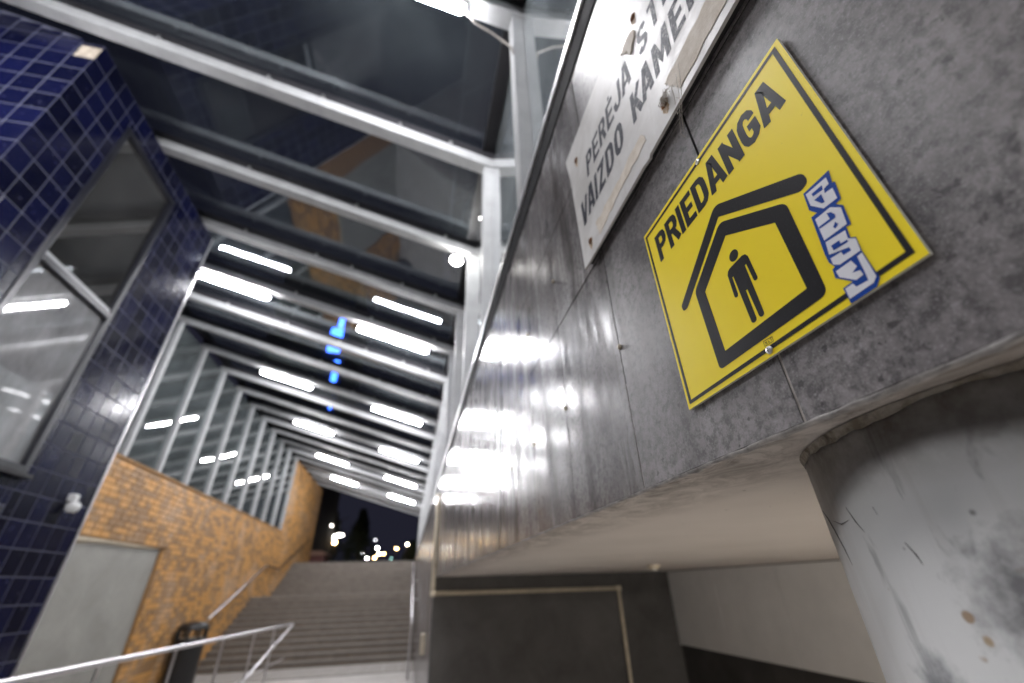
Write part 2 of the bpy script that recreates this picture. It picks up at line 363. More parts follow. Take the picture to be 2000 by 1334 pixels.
# ------------------------------------------------------------------ setting
tag(MB().box(-9, 6, -9, 15.3, -0.3, 0).obj('floor', MT['floor']), kind='structure')
ZG = zc(1.186)
g = MB()
g.box(-260, XL-0.27, -60, 320, ZG-0.3, ZG).box(0.66, 260, -60, 320, ZG-0.3, ZG).box(XL-0.27, 0.66, 24.3, 320, ZG-0.3, ZG)
tag(g.obj('ground', MT['ground']), kind='structure')
c = MB().box(XP+0.001, 6.0, -4.0, YW, zc(0.121), zc(0.30))
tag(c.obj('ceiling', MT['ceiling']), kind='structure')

# stairs: twelve steps, a landing, nine steps
st = thing('staircase', 'wide brown grey stone stairs climbing to the street', 'staircase', (-2.5, 15.3, 0))
RISE, RUN = (zc(-0.105))/12, 0.297
def step_mesh(run, z0):
    m = MB(); x0, x1 = XL+0.003, 0.34
    m.box(x0, x1, 0.02, run, -RISE, -0.03)
    m.box(x0, x1, 0.0, run+0.02, -0.03, 0.0)
    m.box(x0, x1, -0.004, 0.05, -0.027, 0.003, 1)
    return m.mesh('step', [MT['step'], MT['nosing']])
sm = step_mesh(RUN, 0)
for i in range(11):
    link('step', sm, st, (0, 15.3+RUN*i, RISE*(i+1)))
ylan = 15.3+RUN*11
lm = MB().box(XL+0.003, 0.34, ylan, 21.2, zc(-0.105)-RISE, zc(-0.105)).box(XL+0.003, 0.34, ylan-0.004, ylan+0.06, zc(-0.105)-0.03, zc(-0.105)+0.004, 1)
lm.obj('landing', [MT['step'], MT['nosing']], st)
R2 = (1.186+0.105)/9; ru = 0.315
m = MB(); x0, x1 = XL+0.003, 0.34
m.box(x0, x1, 0.02, ru, -R2, -0.03); m.box(x0, x1, 0, ru+0.02, -0.03, 0); m.box(x0, x1, -0.004, 0.05, -0.027, 0.003, 1)
sm2 = m.mesh('upper_step', [MT['step'], MT['nosing']])
for i in range(9): link('step', sm2, st, (0, 21.2+ru*i, zc(-0.105)+R2*(i+1)))
MB().box(x0, x1, 21.2+ru*9, 24.32, ZG-0.1, ZG-0.002).obj('top_landing', MT['step'], st)

# tactile slabs at the foot of the stairs
tp = thing('tactile_paving', 'pale ribbed tactile slabs on the floor at the foot of the stairs', 'paving', (-2.5, 14.3, 0))
sl = MB().box(0.004, 0.396, 0.004, 0.396, 0.0, 0.02, 0, 0.003)
for i in range(5):
    for j in range(5):
        sl.box(0.03+i*0.072, 0.06+i*0.072, 0.03+j*0.072, 0.06+j*0.072, 0.0205, 0.026, 0, 0.006)
slm = sl.mesh('slab', MT['tactile'])
for i in range(14):
    for j in range(4): link('slab', slm, tp, (XL+0.1+i*0.4, 13.6+j*0.4, 0.0))

# ------------------------------------------------------------------ grey panel wall on the right
pw = thing('panel_wall', 'grey stone panel wall with streaky shine along the right side', 'wall', (XP, 0.3, zc(0.121)))
ZB, ZJ1, ZJ2, ZT = zc(0.121), zc(0.606), zc(0.924), zc(1.282)
core = MB()
core.box(XP+0.003, 0.64, -4.0, YW, ZB+0.012, zc(1.40)-0.002)
core.box(XP+0.003, 0.64, YW, 27.0, -0.02, zc(1.40)-0.002)
core.obj('backing', MT['joint'], pw)
PW = 0.3055; G = 0.0030
specs = []
for row, (a, b) in enumerate(((ZB, ZJ1), (ZJ1, ZJ2), (ZJ2, ZT))):
    for kk in range(-7, 87):
        specs.append((kk, a, b))
hs = ZB/4
for row in range(4):
    for kk in range(20, 87): specs.append((kk, hs*row, hs*(row+1)))
def pm(b_, h):
    w = PW; m = b_
    # front face with a small arris, 0.012 thick, built with its near lower corner at the origin
    e = 0.0006
    f = [(0, 0, 0), (0, w-G, 0), (0, w-G, h-G), (0, 0, h-G)]
    fr = [(-0.012, e, e), (-0.012, w-G-e, e), (-0.012, w-G-e, h-G-e), (-0.012, e, h-G-e)]
    m1 = [(-0.0114, 0, 0), (-0.0114, w-G, 0), (-0.0114, w-G, h-G), (-0.0114, 0, h-G)]
    m.add(f+m1, [(i, 4+i, 4+(i+1) % 4, (i+1) % 4) for i in range(4)], 1)
    m.add(m1+fr, [(i, 4+i, 4+(i+1) % 4, (i+1) % 4) for i in range(4)] + [(4, 7, 6, 5)])
    return m
pmesh = {}
specs.sort(key=lambda s: abs(0.300+PW*(s[0]+0.5)-0.4) + (2.0 if s[0] < -3 else 0) + (1.5 if s[2] < ZB+0.01 else 0))
rest = MB(); rr = random.Random(3)
for n, (kk, a, b) in enumerate(specs):
    y = 0.300+PW*kk + G/2; h = b-a; dx = rr.uniform(-0.0006, 0.0006); ry = rr.uniform(-0.0022, 0.0022); rz = rr.uniform(-0.0025, 0.0025)
    if kk < 20 and y+PW > YW and y < YW and a > ZB-0.01: pass
    if n < 300:
        key = round(h, 4)
        if key not in pmesh: pmesh[key] = pm(MB(), h).mesh('panel', [MT['panel'], MT['joint']])
        o = link('panel', pmesh[key], pw, (XP+0.012+dx, y, a+G/2)); o.rotation_euler = (0, ry, rz)
    else:
        t = pm(MB(), h); R = Matrix.Rotation(rz, 3, 'Z') @ Matrix.Rotation(ry, 3, 'Y')
        rest.add([R @ Vector(v) + Vector((XP+0.012+dx, y, a+G/2)) for v in t.v], t.f); rest.m[-len(t.f):] = t.m
tag(rest.obj('far_panels', [MT['panel'], MT['joint']], pw), kind='stuff')
# screws at the panel joints
sc = MB(); sc.lathe([(0.0001, 0.0), (0.0045, 0.0), (0.0055, 0.003), (0.0045, 0.0052), (0.002, 0.006)], 0, 0, 12)
scm = sc.mesh('screw', MT['cream'], True)
for y, z in ((0.60, 0.371), (0.908, 0.371), (1.211, 0.371), (0.908, 0.765), (1.517, 0.371), (1.211, 0.765), (1.822, 0.371)):
    o = link('screw', scm, pw, (XP, y, zc(z))); o.rotation_euler = (0, -PI/2, 0)
# black capping on top with a bright aluminium sill
bevel(MB().box(XP-0.004, 0.36, -4, 27, ZT+0.002, zc(1.40)).obj('capping', MT['capping'], pw), 0.003)
MB().box(XP-0.012, 0.45, -4, 27, zc(1.40)+0.001, zc(1.425)).obj('sill', MT['alu'], pw)
MB().box(0.45, 0.64, -4, 27, zc(1.40)+0.001, zc(1.41)).obj('coping', MT['darksteel'], pw)
# whitish crust of old plaster along the lower edge
pl = MB(); rr = random.Random(11); prev = None
ys = [-0.6 + 0.012*i for i in range(int(7.0/0.012))]
secs = []
for y in ys:
    if y > YW-0.01: break
    t = 0.0012 + 0.0018*rr.random()**2 + (0.002 if rr.random() < 0.08 else 0); d = 0.002+0.003*rr.random()
    secs.append([(XP-0.0006*rr.random(), y, ZB+0.0008+0.0012*rr.random()), (XP-0.002+0.003*rr.random(), y, ZB-t), (XP+0.003+d, y, ZB-t*0.8), (XP+0.007+d*2, y, ZB+0.0005)])
o0 = len(pl.v); pl.v += [v for s_ in secs for v in s_]
for i in range(len(secs)-1):
    for j in range(3): pl.f.append((i*4+j, i*4+j+1, (i+1)*4+j+1, (i+1)*4+j)); pl.m.append(0)
pl.obj('plaster_edge', plain('chalky_edge', (0.42, 0.405, 0.39), 0.9, 0, 0.5, 60, 0.5), pw, True)

# ------------------------------------------------------------------ side corridor
fw = thing('corridor_wall', 'dark grey rendered end wall of the low side passage', 'wall', (2, YW, 0))
MB().box(XP+0.3, 3.66, YW, YW+0.2, 0, zc(0.30)).box(XP+0.006, XP+0.3, YW-0.001, YW+0.1, 0, ZB-0.01).obj('render', MT['darkwall'], fw)
rw = thing('boarded_wall', 'side wall with white boards above a dark base behind the column', 'wall', (3.66, 3, 0))
MB().box(3.662, 3.9, -4, YW+0.2, 0, zc(0.30)).obj('base', MT['darkwall'], rw)
for i in range(8):
    y1 = YW-0.004-1.03*i; bevel(MB().box(3.64, 3.661, y1-1.022, y1, zc(-0.738), zc(0.112)).obj('board', MT['white'], rw), 0.003)
MB().box(3.648, 3.662, -3, YW-0.003, zc(0.113), zc(0.1205)).obj('shadow_gap', MT['darksteel'], rw)
cd = thing('conduit', 'cream painted pipe running down the panel edge and across the dark wall', 'pipe', (0.36, 6.1, zc(-0.05)))
zp = zc(-0.06)
cp = MB(); cp.tube([(XP-0.025, 6.02, zc(1.1)), (XP-0.025, 6.02, zp+0.03), (XP-0.015, 6.06, zp)], 0.024, 10)
cp.tube([(XP-0.02, 6.03, zp), (XP+0.02, 6.17, zp-0.001), (2.84, 6.17, zp-0.01)], 0.022, 10)
cp.obj('upper_run', MT['cream'], cd, True)
MB().tube([(2.845, 6.168, zp-0.03), (2.845, 6.168, 0.0)], 0.022, 10).obj('lower_run', MT['cream'], cd, True)
for p in ((2.845, 6.165, zp-0.01), (XP-0.022, 6.03, zp)):
    bevel(MB().box(p[0]-0.032, p[0]+0.032, p[1]-0.032, p[1]+0.03, p[2]-0.032, p[2]+0.032).obj('elbow', MT['cream'], cd), 0.012, 3)
for zz in (0.95, 0.5, 0.2):
    MB().box(XP-0.03, XP-0.001, 5.975, 6.065, zc(zz)-0.02, zc(zz)+0.02).obj('clip', MT['cream'], cd)
sn = thing('ceiling_sensor', 'small yellowed round sensor on the beige ceiling', 'sensor', (2.03, 3.65, zc(0.12)))
MB().lathe([(0.03, zc(0.085)), (0.042, zc(0.09)), (0.046, zc(0.105)), (0.055, zc(0.107)), (0.055, zc(0.1205))], 2.03, 3.65, 24).obj('body', MT['cream'], sn, True)
MB().lathe([(0.012, zc(0.078)), (0.026, zc(0.0849))], 2.03, 3.65, 16).obj('lens', MT['white'], sn, True)

# round column
CX, CY, CR = 0.626, 0.2361, 0.25
col = thing('round_column', 'thick round grey painted column under the panel wall', 'column', (CX, CY, 0))
prof = [(CR, 0.0)] + [(CR, zc(0.121)-1.9+i*0.05) for i in range(0)] + [(CR, ZB-0.004)]
MB().lathe(prof, CX, CY, 128).obj('shaft', MT['column'], col, True)
def on_col(y, z, lift=0.0006):
    dx = math.sqrt(max(0, (CR+lift)**2-(y-CY)**2)); return (CX-dx, y, z)
scf = MB()
for pts in ([(0.398, 1.872), (0.386, 1.862), (0.378, 1.850), (0.370, 1.832), (0.366, 1.818)], [(0.372, 1.858), (0.355, 1.853), (0.338, 1.8545)],
            [(0.284, 1.831), (0.279, 1.822), (0.277, 1.815)], [(0.335, 1.865), (0.329, 1.852), (0.322, 1.842)], [(0.30, 1.86), (0.298, 1.853)]):
    scf.tube([on_col(y+0.004, z) for y, z in pts], [0.0002]+[0.00045]*(len(pts)-2)+[0.0001], 5)
scf.obj('scuff', plain('dark_scuff', (0.09, 0.085, 0.08), 0.8), col)
# lumpy plaster joint between column top and the soffit
pc = MB(); rr = random.Random(5); n = 300; lv = 7
for i in range(lv):
    f = i/(lv-1)
    for j in range(n):
        t = 2*PI*j/n
        nz = 0.5+0.22*math.sin(5*t+1.0)+0.16*math.sin(13*t+2*math.sin(3*t))+0.12*math.sin(29*t+2.5*math.sin(7*t)); q = 0.5+0.3*math.sin(61*t+3*math.sin(11*t+i))+0.2*rr.random()
        low = 0.002+0.008*max(0, nz)+0.002*q
        r_ = CR + 0.0008 + f**2*(0.0008+0.0025*nz) + (q-0.5)*0.0008*f
        pc.v.append((CX+r_*math.cos(t), CY+r_*math.sin(t), ZB - low*(1-f) - 0.0012))
for i in range(lv-1):
    for j in range(n): pc.f.append((i*n+j, i*n+(j+1) % n, (i+1)*n+(j+1) % n, (i+1)*n+j)); pc.m.append(0)
pc.obj('plaster_joint', MT['plaster'], col, True)

# ------------------------------------------------------------------ navy tiled kiosk on the left
ki = thing('tiled_kiosk', 'kiosk clad in dark navy tiles with a tall steel framed window', 'kiosk', (XT-1.5, YT0, 0))
WY0, WY1, WZ0, WZ1, WZM = 3.46, 4.45, zc(0.97), zc(4.28), zc(2.54)
DY0, DY1, DZ1 = 3.35, 4.44, zc(0.665)
ztop = beam_z(XT)-0.01
body = MB(); t = 0.22
xk = XT-0.0022
body.box(xk-t, xk, YT0+0.0022, DY0, 0, ztop); body.box(xk-t, xk, WY1, YT1, 0, ztop)
body.box(xk-t, xk, DY0, WY0, DZ1, ztop); body.box(xk-t, xk, WY0, WY1, DZ1, WZ0); body.box(xk-t, xk, WY0, WY1, WZ1, ztop)
body.hexa([(-6.6, YT0+0.0022, 0), (xk-t, YT0+0.0022, 0), (xk-t, YT0+0.2, 0), (-6.6, YT0+0.2, 0)], [(-6.6, YT0+0.0022, beam_z(-6.6)-0.01), (xk-t, YT0+0.0022, beam_z(xk-t)-0.01), (xk-t, YT0+0.2, beam_z(xk-t)-0.01), (-6.6, YT0+0.2, beam_z(-6.6)-0.01)])
body.box(-6.6, xk-t, YT1-0.2, YT1, 0, ztop)
body.obj('wall', MT['grout'], ki)
MB().box(-5.6, -5.55, YT0+0.21, YT1-0.21, 0, ztop).box(-5.54, xk-t-0.01, YT0+0.21, YT1-0.21, 0.0, 0.04).box(-5.54, xk-t-0.01, YT0+0.21, YT1-0.21, zc(4.4), zc(4.45)).obj('room_lining', MT['darkroom'], ki)
# tiles
TH, TW = 0.211, 0.178; gp = 0.010
tiles = []
z = ztop
nrow = int(ztop/TH)+1
for r in range(nrow):
    z1 = ztop - r*TH; z0 = z1-TH
    if z0 < 0.01: z0 = 0.005
    for cidx in range(15):
        y0 = YT0+cidx*TW; y1 = min(y0+TW, YT1)
        if z1 <= 0.06: continue
        rects = [(y0, y1, z0, z1)]
        for (a0, a1, b0, b1) in ((WY0-0.03, WY1+0.03, WZ0-0.03, WZ1+0.03), (DY0-0.02, DY1+0.02, -1, DZ1+0.02)):
            out = []
            for (p0, p1, q0, q1) in rects:
                if p1 <= a0 or p0 >= a1 or q1 <= b0 or q0 >= b1: out.append((p0, p1, q0, q1)); continue
                if p0 < a0: out.append((p0, a0, q0, q1)); p0 = a0
                if p1 > a1: out.append((a1, p1, q0, q1)); p1 = a1
                if q0 < b0: out.append((p0, p1, q0, b0))
                if q1 > b1: out.append((p0, p1, b1, q1))
            rects = out
        for q in rects:
            if q[1]-q[0] > 0.02 and q[3]-q[2] > 0.02: tiles.append(('s',)+q)
TWF = 0.19
for r in range(-5, nrow):
    for cidx in range(12):
        x1 = XT-cidx*TWF
        z1 = min(ztop - r*TH, beam_z(x1)-0.012); z0 = max(ztop-(r+1)*TH, 0.005)
        if z1-z0 < 0.04: continue
        tiles.append(('f', x1-TWF, x1, z0, z1))
tm = {}
def tile_mesh(b, w, h, side):
    g2 = gp/2; e = 0.002
    if side == 's':
        P = lambda d, a, c_: (d, a, c_)
    else: P = lambda d, a, c_: (a, -d, c_)
    lo = [P(-0.003, g2, g2), P(-0.003, w-g2, g2), P(-0.003, w-g2, h-g2), P(-0.003, g2, h-g2)]
    hi = [P(0.0, g2+e, g2+e), P(0.0, w-g2-e, g2+e), P(0.0, w-g2-e, h-g2-e), P(0.0, g2+e, h-g2-e)]
    return b.add(lo+hi, [(4, 5, 6, 7)]+[(i, (i+1) % 4, 4+(i+1) % 4, 4+i) for i in range(4)])
def trank(q):
    sd, a0, a1, z0, z1 = q
    p = Vector((XT, (a0+a1)/2, (z0+z1)/2-E)) if sd == 's' else Vector(((a0+a1)/2, YT0, (z0+z1)/2-E))
    cz = p.dot(f2)
    if cz < 0.2: return 99
    u, v = p.dot(r2)/cz*811, p.dot(u3)/cz*811
    if abs(u) > 1010 or abs(v) > 680: return 50+p.length
    return p.length
tiles.sort(key=trank); rest = MB(); rr = random.Random(2); tcount = 0
for q in tiles:
    sd, a0, a1, z0, z1 = q; w, h = a1-a0, z1-z0
    if sd == 's' : base = Vector((XT, a0, z0))
    else: base = Vector((a0, YT0, z0))
    jit = rr.uniform(-0.0005, 0.0005); base += Vector((jit, 0, 0)) if sd == 's' else Vector((0, jit, 0))
    rot = (0, rr.uniform(-0.003, 0.003), rr.uniform(-0.003, 0.003)) if sd == 's' else (rr.uniform(-0.003, 0.003), 0, rr.uniform(-0.003, 0.003))
    if tcount < 300:
        key = (sd, round(w, 3), round(h, 3))
        if key not in tm: tm[key] = tile_mesh(MB(), w, h, sd).mesh('tile', MT['tile'])
        o = link('tile', tm[key], ki, base); o.rotation_euler = rot; tcount += 1
        o_last = o
    else:
        tt = tile_mesh(MB(), w, h, sd); rest.add([Vector(v)+base for v in tt.v], tt.f)
tag(rest.obj('far_tiles', MT['tile'], ki), kind='stuff')
# missing tile at the top corner: bare patch of old adhesive
MB().box(XT-0.16, XT+0.003, YT0-0.004, YT0+0.004, ztop-0.24, ztop-0.06).obj('bare_corner', plain('bare_adhesive', (0.36, 0.31, 0.25), 0.9, 0, 0.5, 18), ki)
# metal trim on the far corner
MB().box(XT-0.03, XT+0.012, YT1-0.002, YT1+0.022, 0, ztop).obj('corner_trim', MT['alu'], ki)
# window
fr = MB(); d0, d1 = XT-0.10, XT+0.012
fr.box(d0, d1, WY0-0.03, WY0+0.03, WZ0-0.03, WZ1+0.03); fr.box(d0, d1, WY1-0.03, WY1+0.03, WZ0-0.03, WZ1+0.03)
fr.box(d0, d1, WY0+0.03, WY1-0.03, WZ0-0.03, WZ0+0.03); fr.box(d0, d1, WY0+0.03, WY1-0.03, WZ1-0.03, WZ1+0.03)
fr.box(d0, d1+0.01, WY0+0.03, WY1-0.03, WZM-0.03, WZM+0.03)
wf = bevel(fr.obj('window', plain('dark_blue_frame_paint', (0.012, 0.013, 0.02), 0.35, 0, 0.15, 8), ki), 0.004)
for (a, b) in ((WZ0+0.031, WZM-0.031), (WZM+0.031, WZ1-0.031)):
    MB().box(XT-0.035, XT-0.029, WY0+0.031, WY1-0.031, a, b).obj('pane', MT['winglass'] if a > WZM else MT['hazeglass'], wf)
MB().box(XT-0.02, XT+0.06, WY0-0.05, WY1+0.05, WZ0-0.07, WZ0-0.034).obj('sill', MT['darksteel'], wf)
for (a, b) in ((WZM+0.06, WZM+0.1),):
    MB().box(XT-0.05, XT+0.0, WY0+0.035, WY1-0.035, a-0.028, b-0.02).obj('lower_rail', MT['fixture'], wf)
# door below the window
dr = MB().box(XT-0.12, XT-0.08, DY0+0.05, DY1-0.05, 0.02, DZ1-0.05).obj('door', MT['blackglass'], ki)
fd = MB(); fd.box(XT-0.13, XT+0.004, DY0, DY0+0.05, 0, DZ1); fd.box(XT-0.13, XT+0.004, DY1-0.05, DY1, 0, DZ1); fd.box(XT-0.13, XT+0.004, DY0+0.05, DY1-0.05, DZ1-0.05, DZ1)
fd.obj('door_frame', MT['darksteel'], dr)
# security camera
sc_ = thing('security_camera', 'white dome security camera on the navy tiles', 'camera', (XT, 5.1, zc(0.8)))
bevel(MB().box(XT+0.002, XT+0.07, 5.07, 5.14, zc(0.82), zc(0.89)).obj('bracket', MT['plastic'], sc_), 0.01, 3)
MB().lathe([(0.012, zc(0.714)), (0.034, zc(0.72)), (0.050, zc(0.738)), (0.056, zc(0.762)), (0.056, zc(0.79)), (0.04, zc(0.81)), (0.02, zc(0.818))], XT+0.065, 5.105, 24).obj('dome', MT['plastic'], sc_, True)
MB().lathe([(0.01, zc(0.7105)), (0.024, zc(0.7139))], XT+0.065, 5.105, 16).obj('lens', MT['blackglass'], sc_, True)

# ------------------------------------------------------------------ orange brick wall
ow = thing('brick_wall', 'ochre orange brick wall beside the stairs under the glazing', 'wall', (XL, 15, 0))
ZO = zc(2.205)
Y0o, Y1o, YE = 5.43, 20.45, 27.3
GY0, GY1, GZ = 8.2, 11.6, zc(0.90)
cb = MB(); xb = XL-0.012
cb.box(xb-0.2, xb, Y0o, GY0, 0, ZO-0.004); cb.box(xb-0.2, xb, GY0, GY1, GZ, ZO-0.004); cb.box(xb-0.2, xb, GY1, Y1o, 0, ZO-0.004)
cb.box(xb-0.2, xb, Y1o, YE-0.004, 0, beam_z(XL)-0.02)
cb.obj('core', MT['mortar'], ow)
BW, BH, bg_ = 0.25, 0.105, 0.011
bl = []
r = 0
zz = 0.0
while zz < beam_z(XL)-0.1:
    off = (r % 2)*BW/2 + 0.06*((r*7) % 3)
    y = Y0o-off
    while y < YE:
        a, b = max(y, Y0o), min(y+BW, YE)
        top = min(zz+BH, ZO if (a+b)/2 < Y1o else beam_z(XL)-0.02)
        if b-a > 0.03 and top-zz > 0.02:
            if zz+0.001 >= GZ or b <= GY0 or a >= GY1 or (zz+BH > GZ and False):
                # hidden under the stair line: skip bricks wholly below the steps
                slope = 0 if (a < 15.3) else (min((b-15.3)/RUN, 12)*RISE if b < 21.2 else zc(-0.105)+min((b-21.2)/ru, 9)*R2)
                if top > slope-0.35 and b > 8.2: bl.append((a, b, zz, top))
            elif zz < GZ < zz+BH and top-GZ > 0.02: bl.append((a, b, GZ, top))
            elif a < GY1 < b: bl.append((GY1, b, zz, top))
            elif a < GY0 < b and GY0 > 8.2: bl.append((a, GY0, zz, top))
        y += BW
    zz += BH; r += 1
def brick_mesh(b, w, h, d):
    e = 0.004; g2 = bg_/2
    lo = [(-0.02, g2, g2), (-0.02, w-g2, g2), (-0.02, w-g2, h-g2), (-0.02, g2, h-g2)]
    hi = [(d, g2+e, g2+e), (d, w-g2-e, g2+e), (d, w-g2-e, h-g2-e), (d, g2+e, h-g2-e)]
    return b.add(lo+hi, [(4, 5, 6, 7)]+[(i, (i+1) % 4, 4+(i+1) % 4, 4+i) for i in range(4)])
def brank(q):
    p = Vector((XL, (q[0]+q[1])/2, (q[2]+q[3])/2-E)); cz = p.dot(f2)
    if cz < 0.2: return 99
    u, v = p.dot(r2)/cz*811, p.dot(u3)/cz*811
    if abs(u) > 1000 or abs(v) > 667 or p.x/p.y < -0.61: return 60+p.y
    return p.y - (0 if q[1]-q[0] > 0.2 else -6)
bl.sort(key=brank); rest = MB(); bm_ = {}; rr = random.Random(8)
for n, (a, b, z0, z1) in enumerate(bl):
    d = rr.uniform(-0.004, 0.006)
    if n < 300:
        key = (round(b-a, 3), round(z1-z0, 3))
        if key not in bm_: bm_[key] = brick_mesh(MB(), b-a, z1-z0, 0.0).mesh('brick', MT['brick'])
        link('brick', bm_[key], ow, (XL+d, a, z0))
    else:
        tt = brick_mesh(MB(), b-a, z1-z0, d); rest.add([Vector(v)+Vector((XL, a, z0)) for v in tt.v], tt.f)
tag(rest.obj('far_bricks', MT['brick'], ow), kind='stuff')
MB().box(xb-0.2, XL+0.02, Y0o, Y1o, ZO-0.003, ZO+0.04).obj('coping', MT['mortar'], ow)
# end of the brick wall
# recessed grey rendered infill
gd = thing('grey_infill', 'flat grey green rendered panel set in the ochre brick wall', 'panel', (XL, 10, 0))
MB().box(xb-0.12, xb-0.05, GY0+0.003, GY1-0.003, 0.0, GZ-0.003).obj('panel', MT['greydoor'], gd)
hd = MB(); rr = random.Random(4)
nsg = 14
for i in range(nsg+1):
    y = GY0+0.004+(GY1-GY0-0.008)*i/nsg; t_ = 0.10*(1-i/nsg)+0.02+0.012*math.sin(i*0.8)
    hd.v += [(xb-0.048, y, GZ-0.004), (XL-0.002, y, GZ-0.004), (XL-0.006, y, GZ-t_*0.6), (xb-0.048, y, GZ-t_)]
for i in range(nsg):
    for j in range(4): hd.f.append((i*4+j, i*4+(j+1) % 4, (i+1)*4+(j+1) % 4, (i+1)*4+j)); hd.m.append(0)
hd.obj('lintel', MT['cream'], gd)

# ------------------------------------------------------------------ glass canopy
cn = thing('glass_canopy', 'grey steel and glass canopy over the stairs', 'canopy', (-2.5, 10, zc(3.5)))
K0, K1 = -4, 18
XB0, XB1 = XL-0.12, 0.56
def sloped(m, xa, xb_, y0, y1, o0, o1, mi=0):
    lo = [(xa, y0, beam_z(xa)+o0), (xb_, y0, beam_z(xb_)+o0), (xb_, y1, beam_z(xb_)+o0), (xa, y1, beam_z(xa)+o0)]
    hi = [(xa, y0, beam_z(xa)+o1), (xb_, y0, beam_z(xb_)+o1), (xb_, y1, beam_z(xb_)+o1), (xa, y1, beam_z(xa)+o1)]
    return m.hexa(lo, hi, mi)
bmesh_ = sloped(MB(), XB0, XB1, -0.06, 0.06, 0.0, 0.115).mesh('beam', MT['steelpaint'])
dmesh = sloped(MB(), XB0, XB1, -0.045, 0.045, 0.116, 0.235).mesh('glazing_bar', MT['darksteel'])
pmesh_r = MB().box(0.385, 0.545, -0.05, 0.05, zc(1.43), beam_z(0.46)-0.004).mesh('post', MT['steelpaint'])
pmesh_l = MB().box(XL-0.13, XL+0.03, -0.05, 0.05, ZO+0.042, beam_z(XL)-0.012).mesh('post', MT['steelpaint'])
rp = sloped(MB(), XB0, XB1+0.05, 0.05, PITCH-0.05, 0.24, 0.252).mesh('roof_pane', MT['roofglass'])
spm = MB().box(XL-0.05, XL-0.04, 0.055, PITCH-0.055, ZO+0.05, beam_z(XL)-0.02).mesh('side_pane', MT['sideglass'])
ppm = MB().box(0.462, 0.472, 0.055, PITCH-0.055, zc(1.43), beam_z(0.5)-0.03).mesh('parapet_pane', MT['frostglass'])
bolt = MB().lathe([(0.012, -0.02), (0.016, -0.016), (0.016, 0.02)], 0, 0, 10).mesh('bolt', MT['zinc'])
for k in range(K0, K1+1):
    y = fy(k)
    b_ = link('beam', bmesh_, cn, (0, y, 0))
    link('glazing_bar', dmesh, cn, (0, y, 0))
    if k <= 6:
        for xx in (-3.9, -2.75, -1.72, -1.2, -0.45, 0.05) if k % 2 == 0 else (-2.3, -1.0, 0.1):
            o = bpy.data.objects.new('bolt', bolt); C.objects.link(o); o.parent = b_; o.location = (xx, -0.054, beam_z(xx)+0.135); o.rotation_euler = (PI/2, 0, 0)
    link('post', pmesh_r, cn, (0, y, 0))
    if y > 5.6 and y < Y1o: link('post', pmesh_l, cn, (0, y, 0))
    if k < K1:
        link('roof_pane', rp, cn, (0, y, 0)); link('parapet_pane', ppm, cn, (0, y, 0))
        if y > 5.4 and y+PITCH < Y1o+0.3: link('side_pane', spm, cn, (0, y, 0))
MB().box(0.37, 0.56, fy(K0), fy(K1), beam_z(0.46)+0.236, beam_z(0.46)+0.30).obj('eaves_rail', MT['darksteel'], cn)
sloped(MB(), XL-0.16, XL+0.06, 5.44, fy(K1), 0.236, 0.32).obj('ridge_rail', MT['darksteel'], cn)
sloped(MB(), XB0, XB1, fy(K1)+0.061, fy(K1)+0.12, -0.06, 0.26).obj('end_fascia', MT['fixture'], cn)

# tube lamps under the beams
def lamp_meshes():
    n = 16; L = 1.27; d = Vector((1, 0, -0.29)).normalized()
    dif = MB(); pts = []; rad = []
    for t, r_ in ((-0.5, 0.008), (-0.495, 0.02), (-0.48, 0.029), (-0.46, 0.032), (0.46, 0.032), (0.48, 0.029), (0.495, 0.02), (0.5, 0.008)):
        pts.append(d*(t*L)); rad.append(r_)
    dif.tube(pts, rad, n)
    h = MB(); up = Vector((0.278, 0, 0.96))
    for t in (-0.30, 0.30): h.tube([d*(t*L)+up*0.036, d*(t*L)+up*0.12], 0.009, 8)
    a = d*(-0.5*L); b = d*(0.5*L); w = 0.028
    h.hexa([a+up*0.036+Vector((0, -w, 0)), b+up*0.036+Vector((0, -w, 0)), b+up*0.036+Vector((0, w, 0)), a+up*0.036+Vector((0, w, 0))],
           [a+up*0.062+Vector((0, -w, 0)), b+up*0.062+Vector((0, -w, 0)), b+up*0.062+Vector((0, w, 0)), a+up*0.062+Vector((0, w, 0))])
    return dif.mesh('diffuser', MT['tube'], True), h.mesh('housing', MT['fixture'])
dm, hm = lamp_meshes()
ordn = {-4: 'behind the viewer', -1: 'nearest row above the signs', 3: 'second row from the viewer', 6: 'third row from the viewer', 9: 'fourth row from the viewer', 12: 'fifth row from the viewer', 15: 'farthest row by the street'}
lamp_rows = {-4: fy(-4), -1: 1.38, 3: 6.5, 6: 10.3, 9: 13.95, 12: 17.9, 15: 21.8}
for k, yy in lamp_rows.items():
    for xm, side in ((-3.34, 'left'), (-0.6, 'right')):
        if k == -1 and side == 'right': xm = -0.56
        if k == 15 and side == 'left': pass
        z_ = beam_z(xm)-0.10
        if k == -1: z_ = zc(3.72)
        t_ = thing('tube_lamp', 'white tube lamp at the %s end of the %s' % (side, ordn[k]), 'tube lamp', (xm, yy, z_), 'white tube lamps under the canopy beams')
        for nm, me in (('diffuser', dm), ('housing', hm)):
            o = bpy.data.objects.new(nm, me); C.objects.link(o); o.parent = t_
for yy in (-2.6, -0.4):
    z_ = zc(-0.03)
    t_ = thing('corridor_lamp', 'tube lamp under the low ceiling behind the column' + (' nearer the boards' if yy > -1 else ''), 'tube lamp', (3.0, yy, z_))
    MB().tube([(2.4, yy, z_), (3.6, yy, z_)], 0.03, 12).obj('diffuser', MT['ctube'], t_, True)
    MB().box(2.4, 3.6, yy-0.03, yy+0.03, z_+0.04, z_+0.12).obj('housing', MT['fixture'], t_)
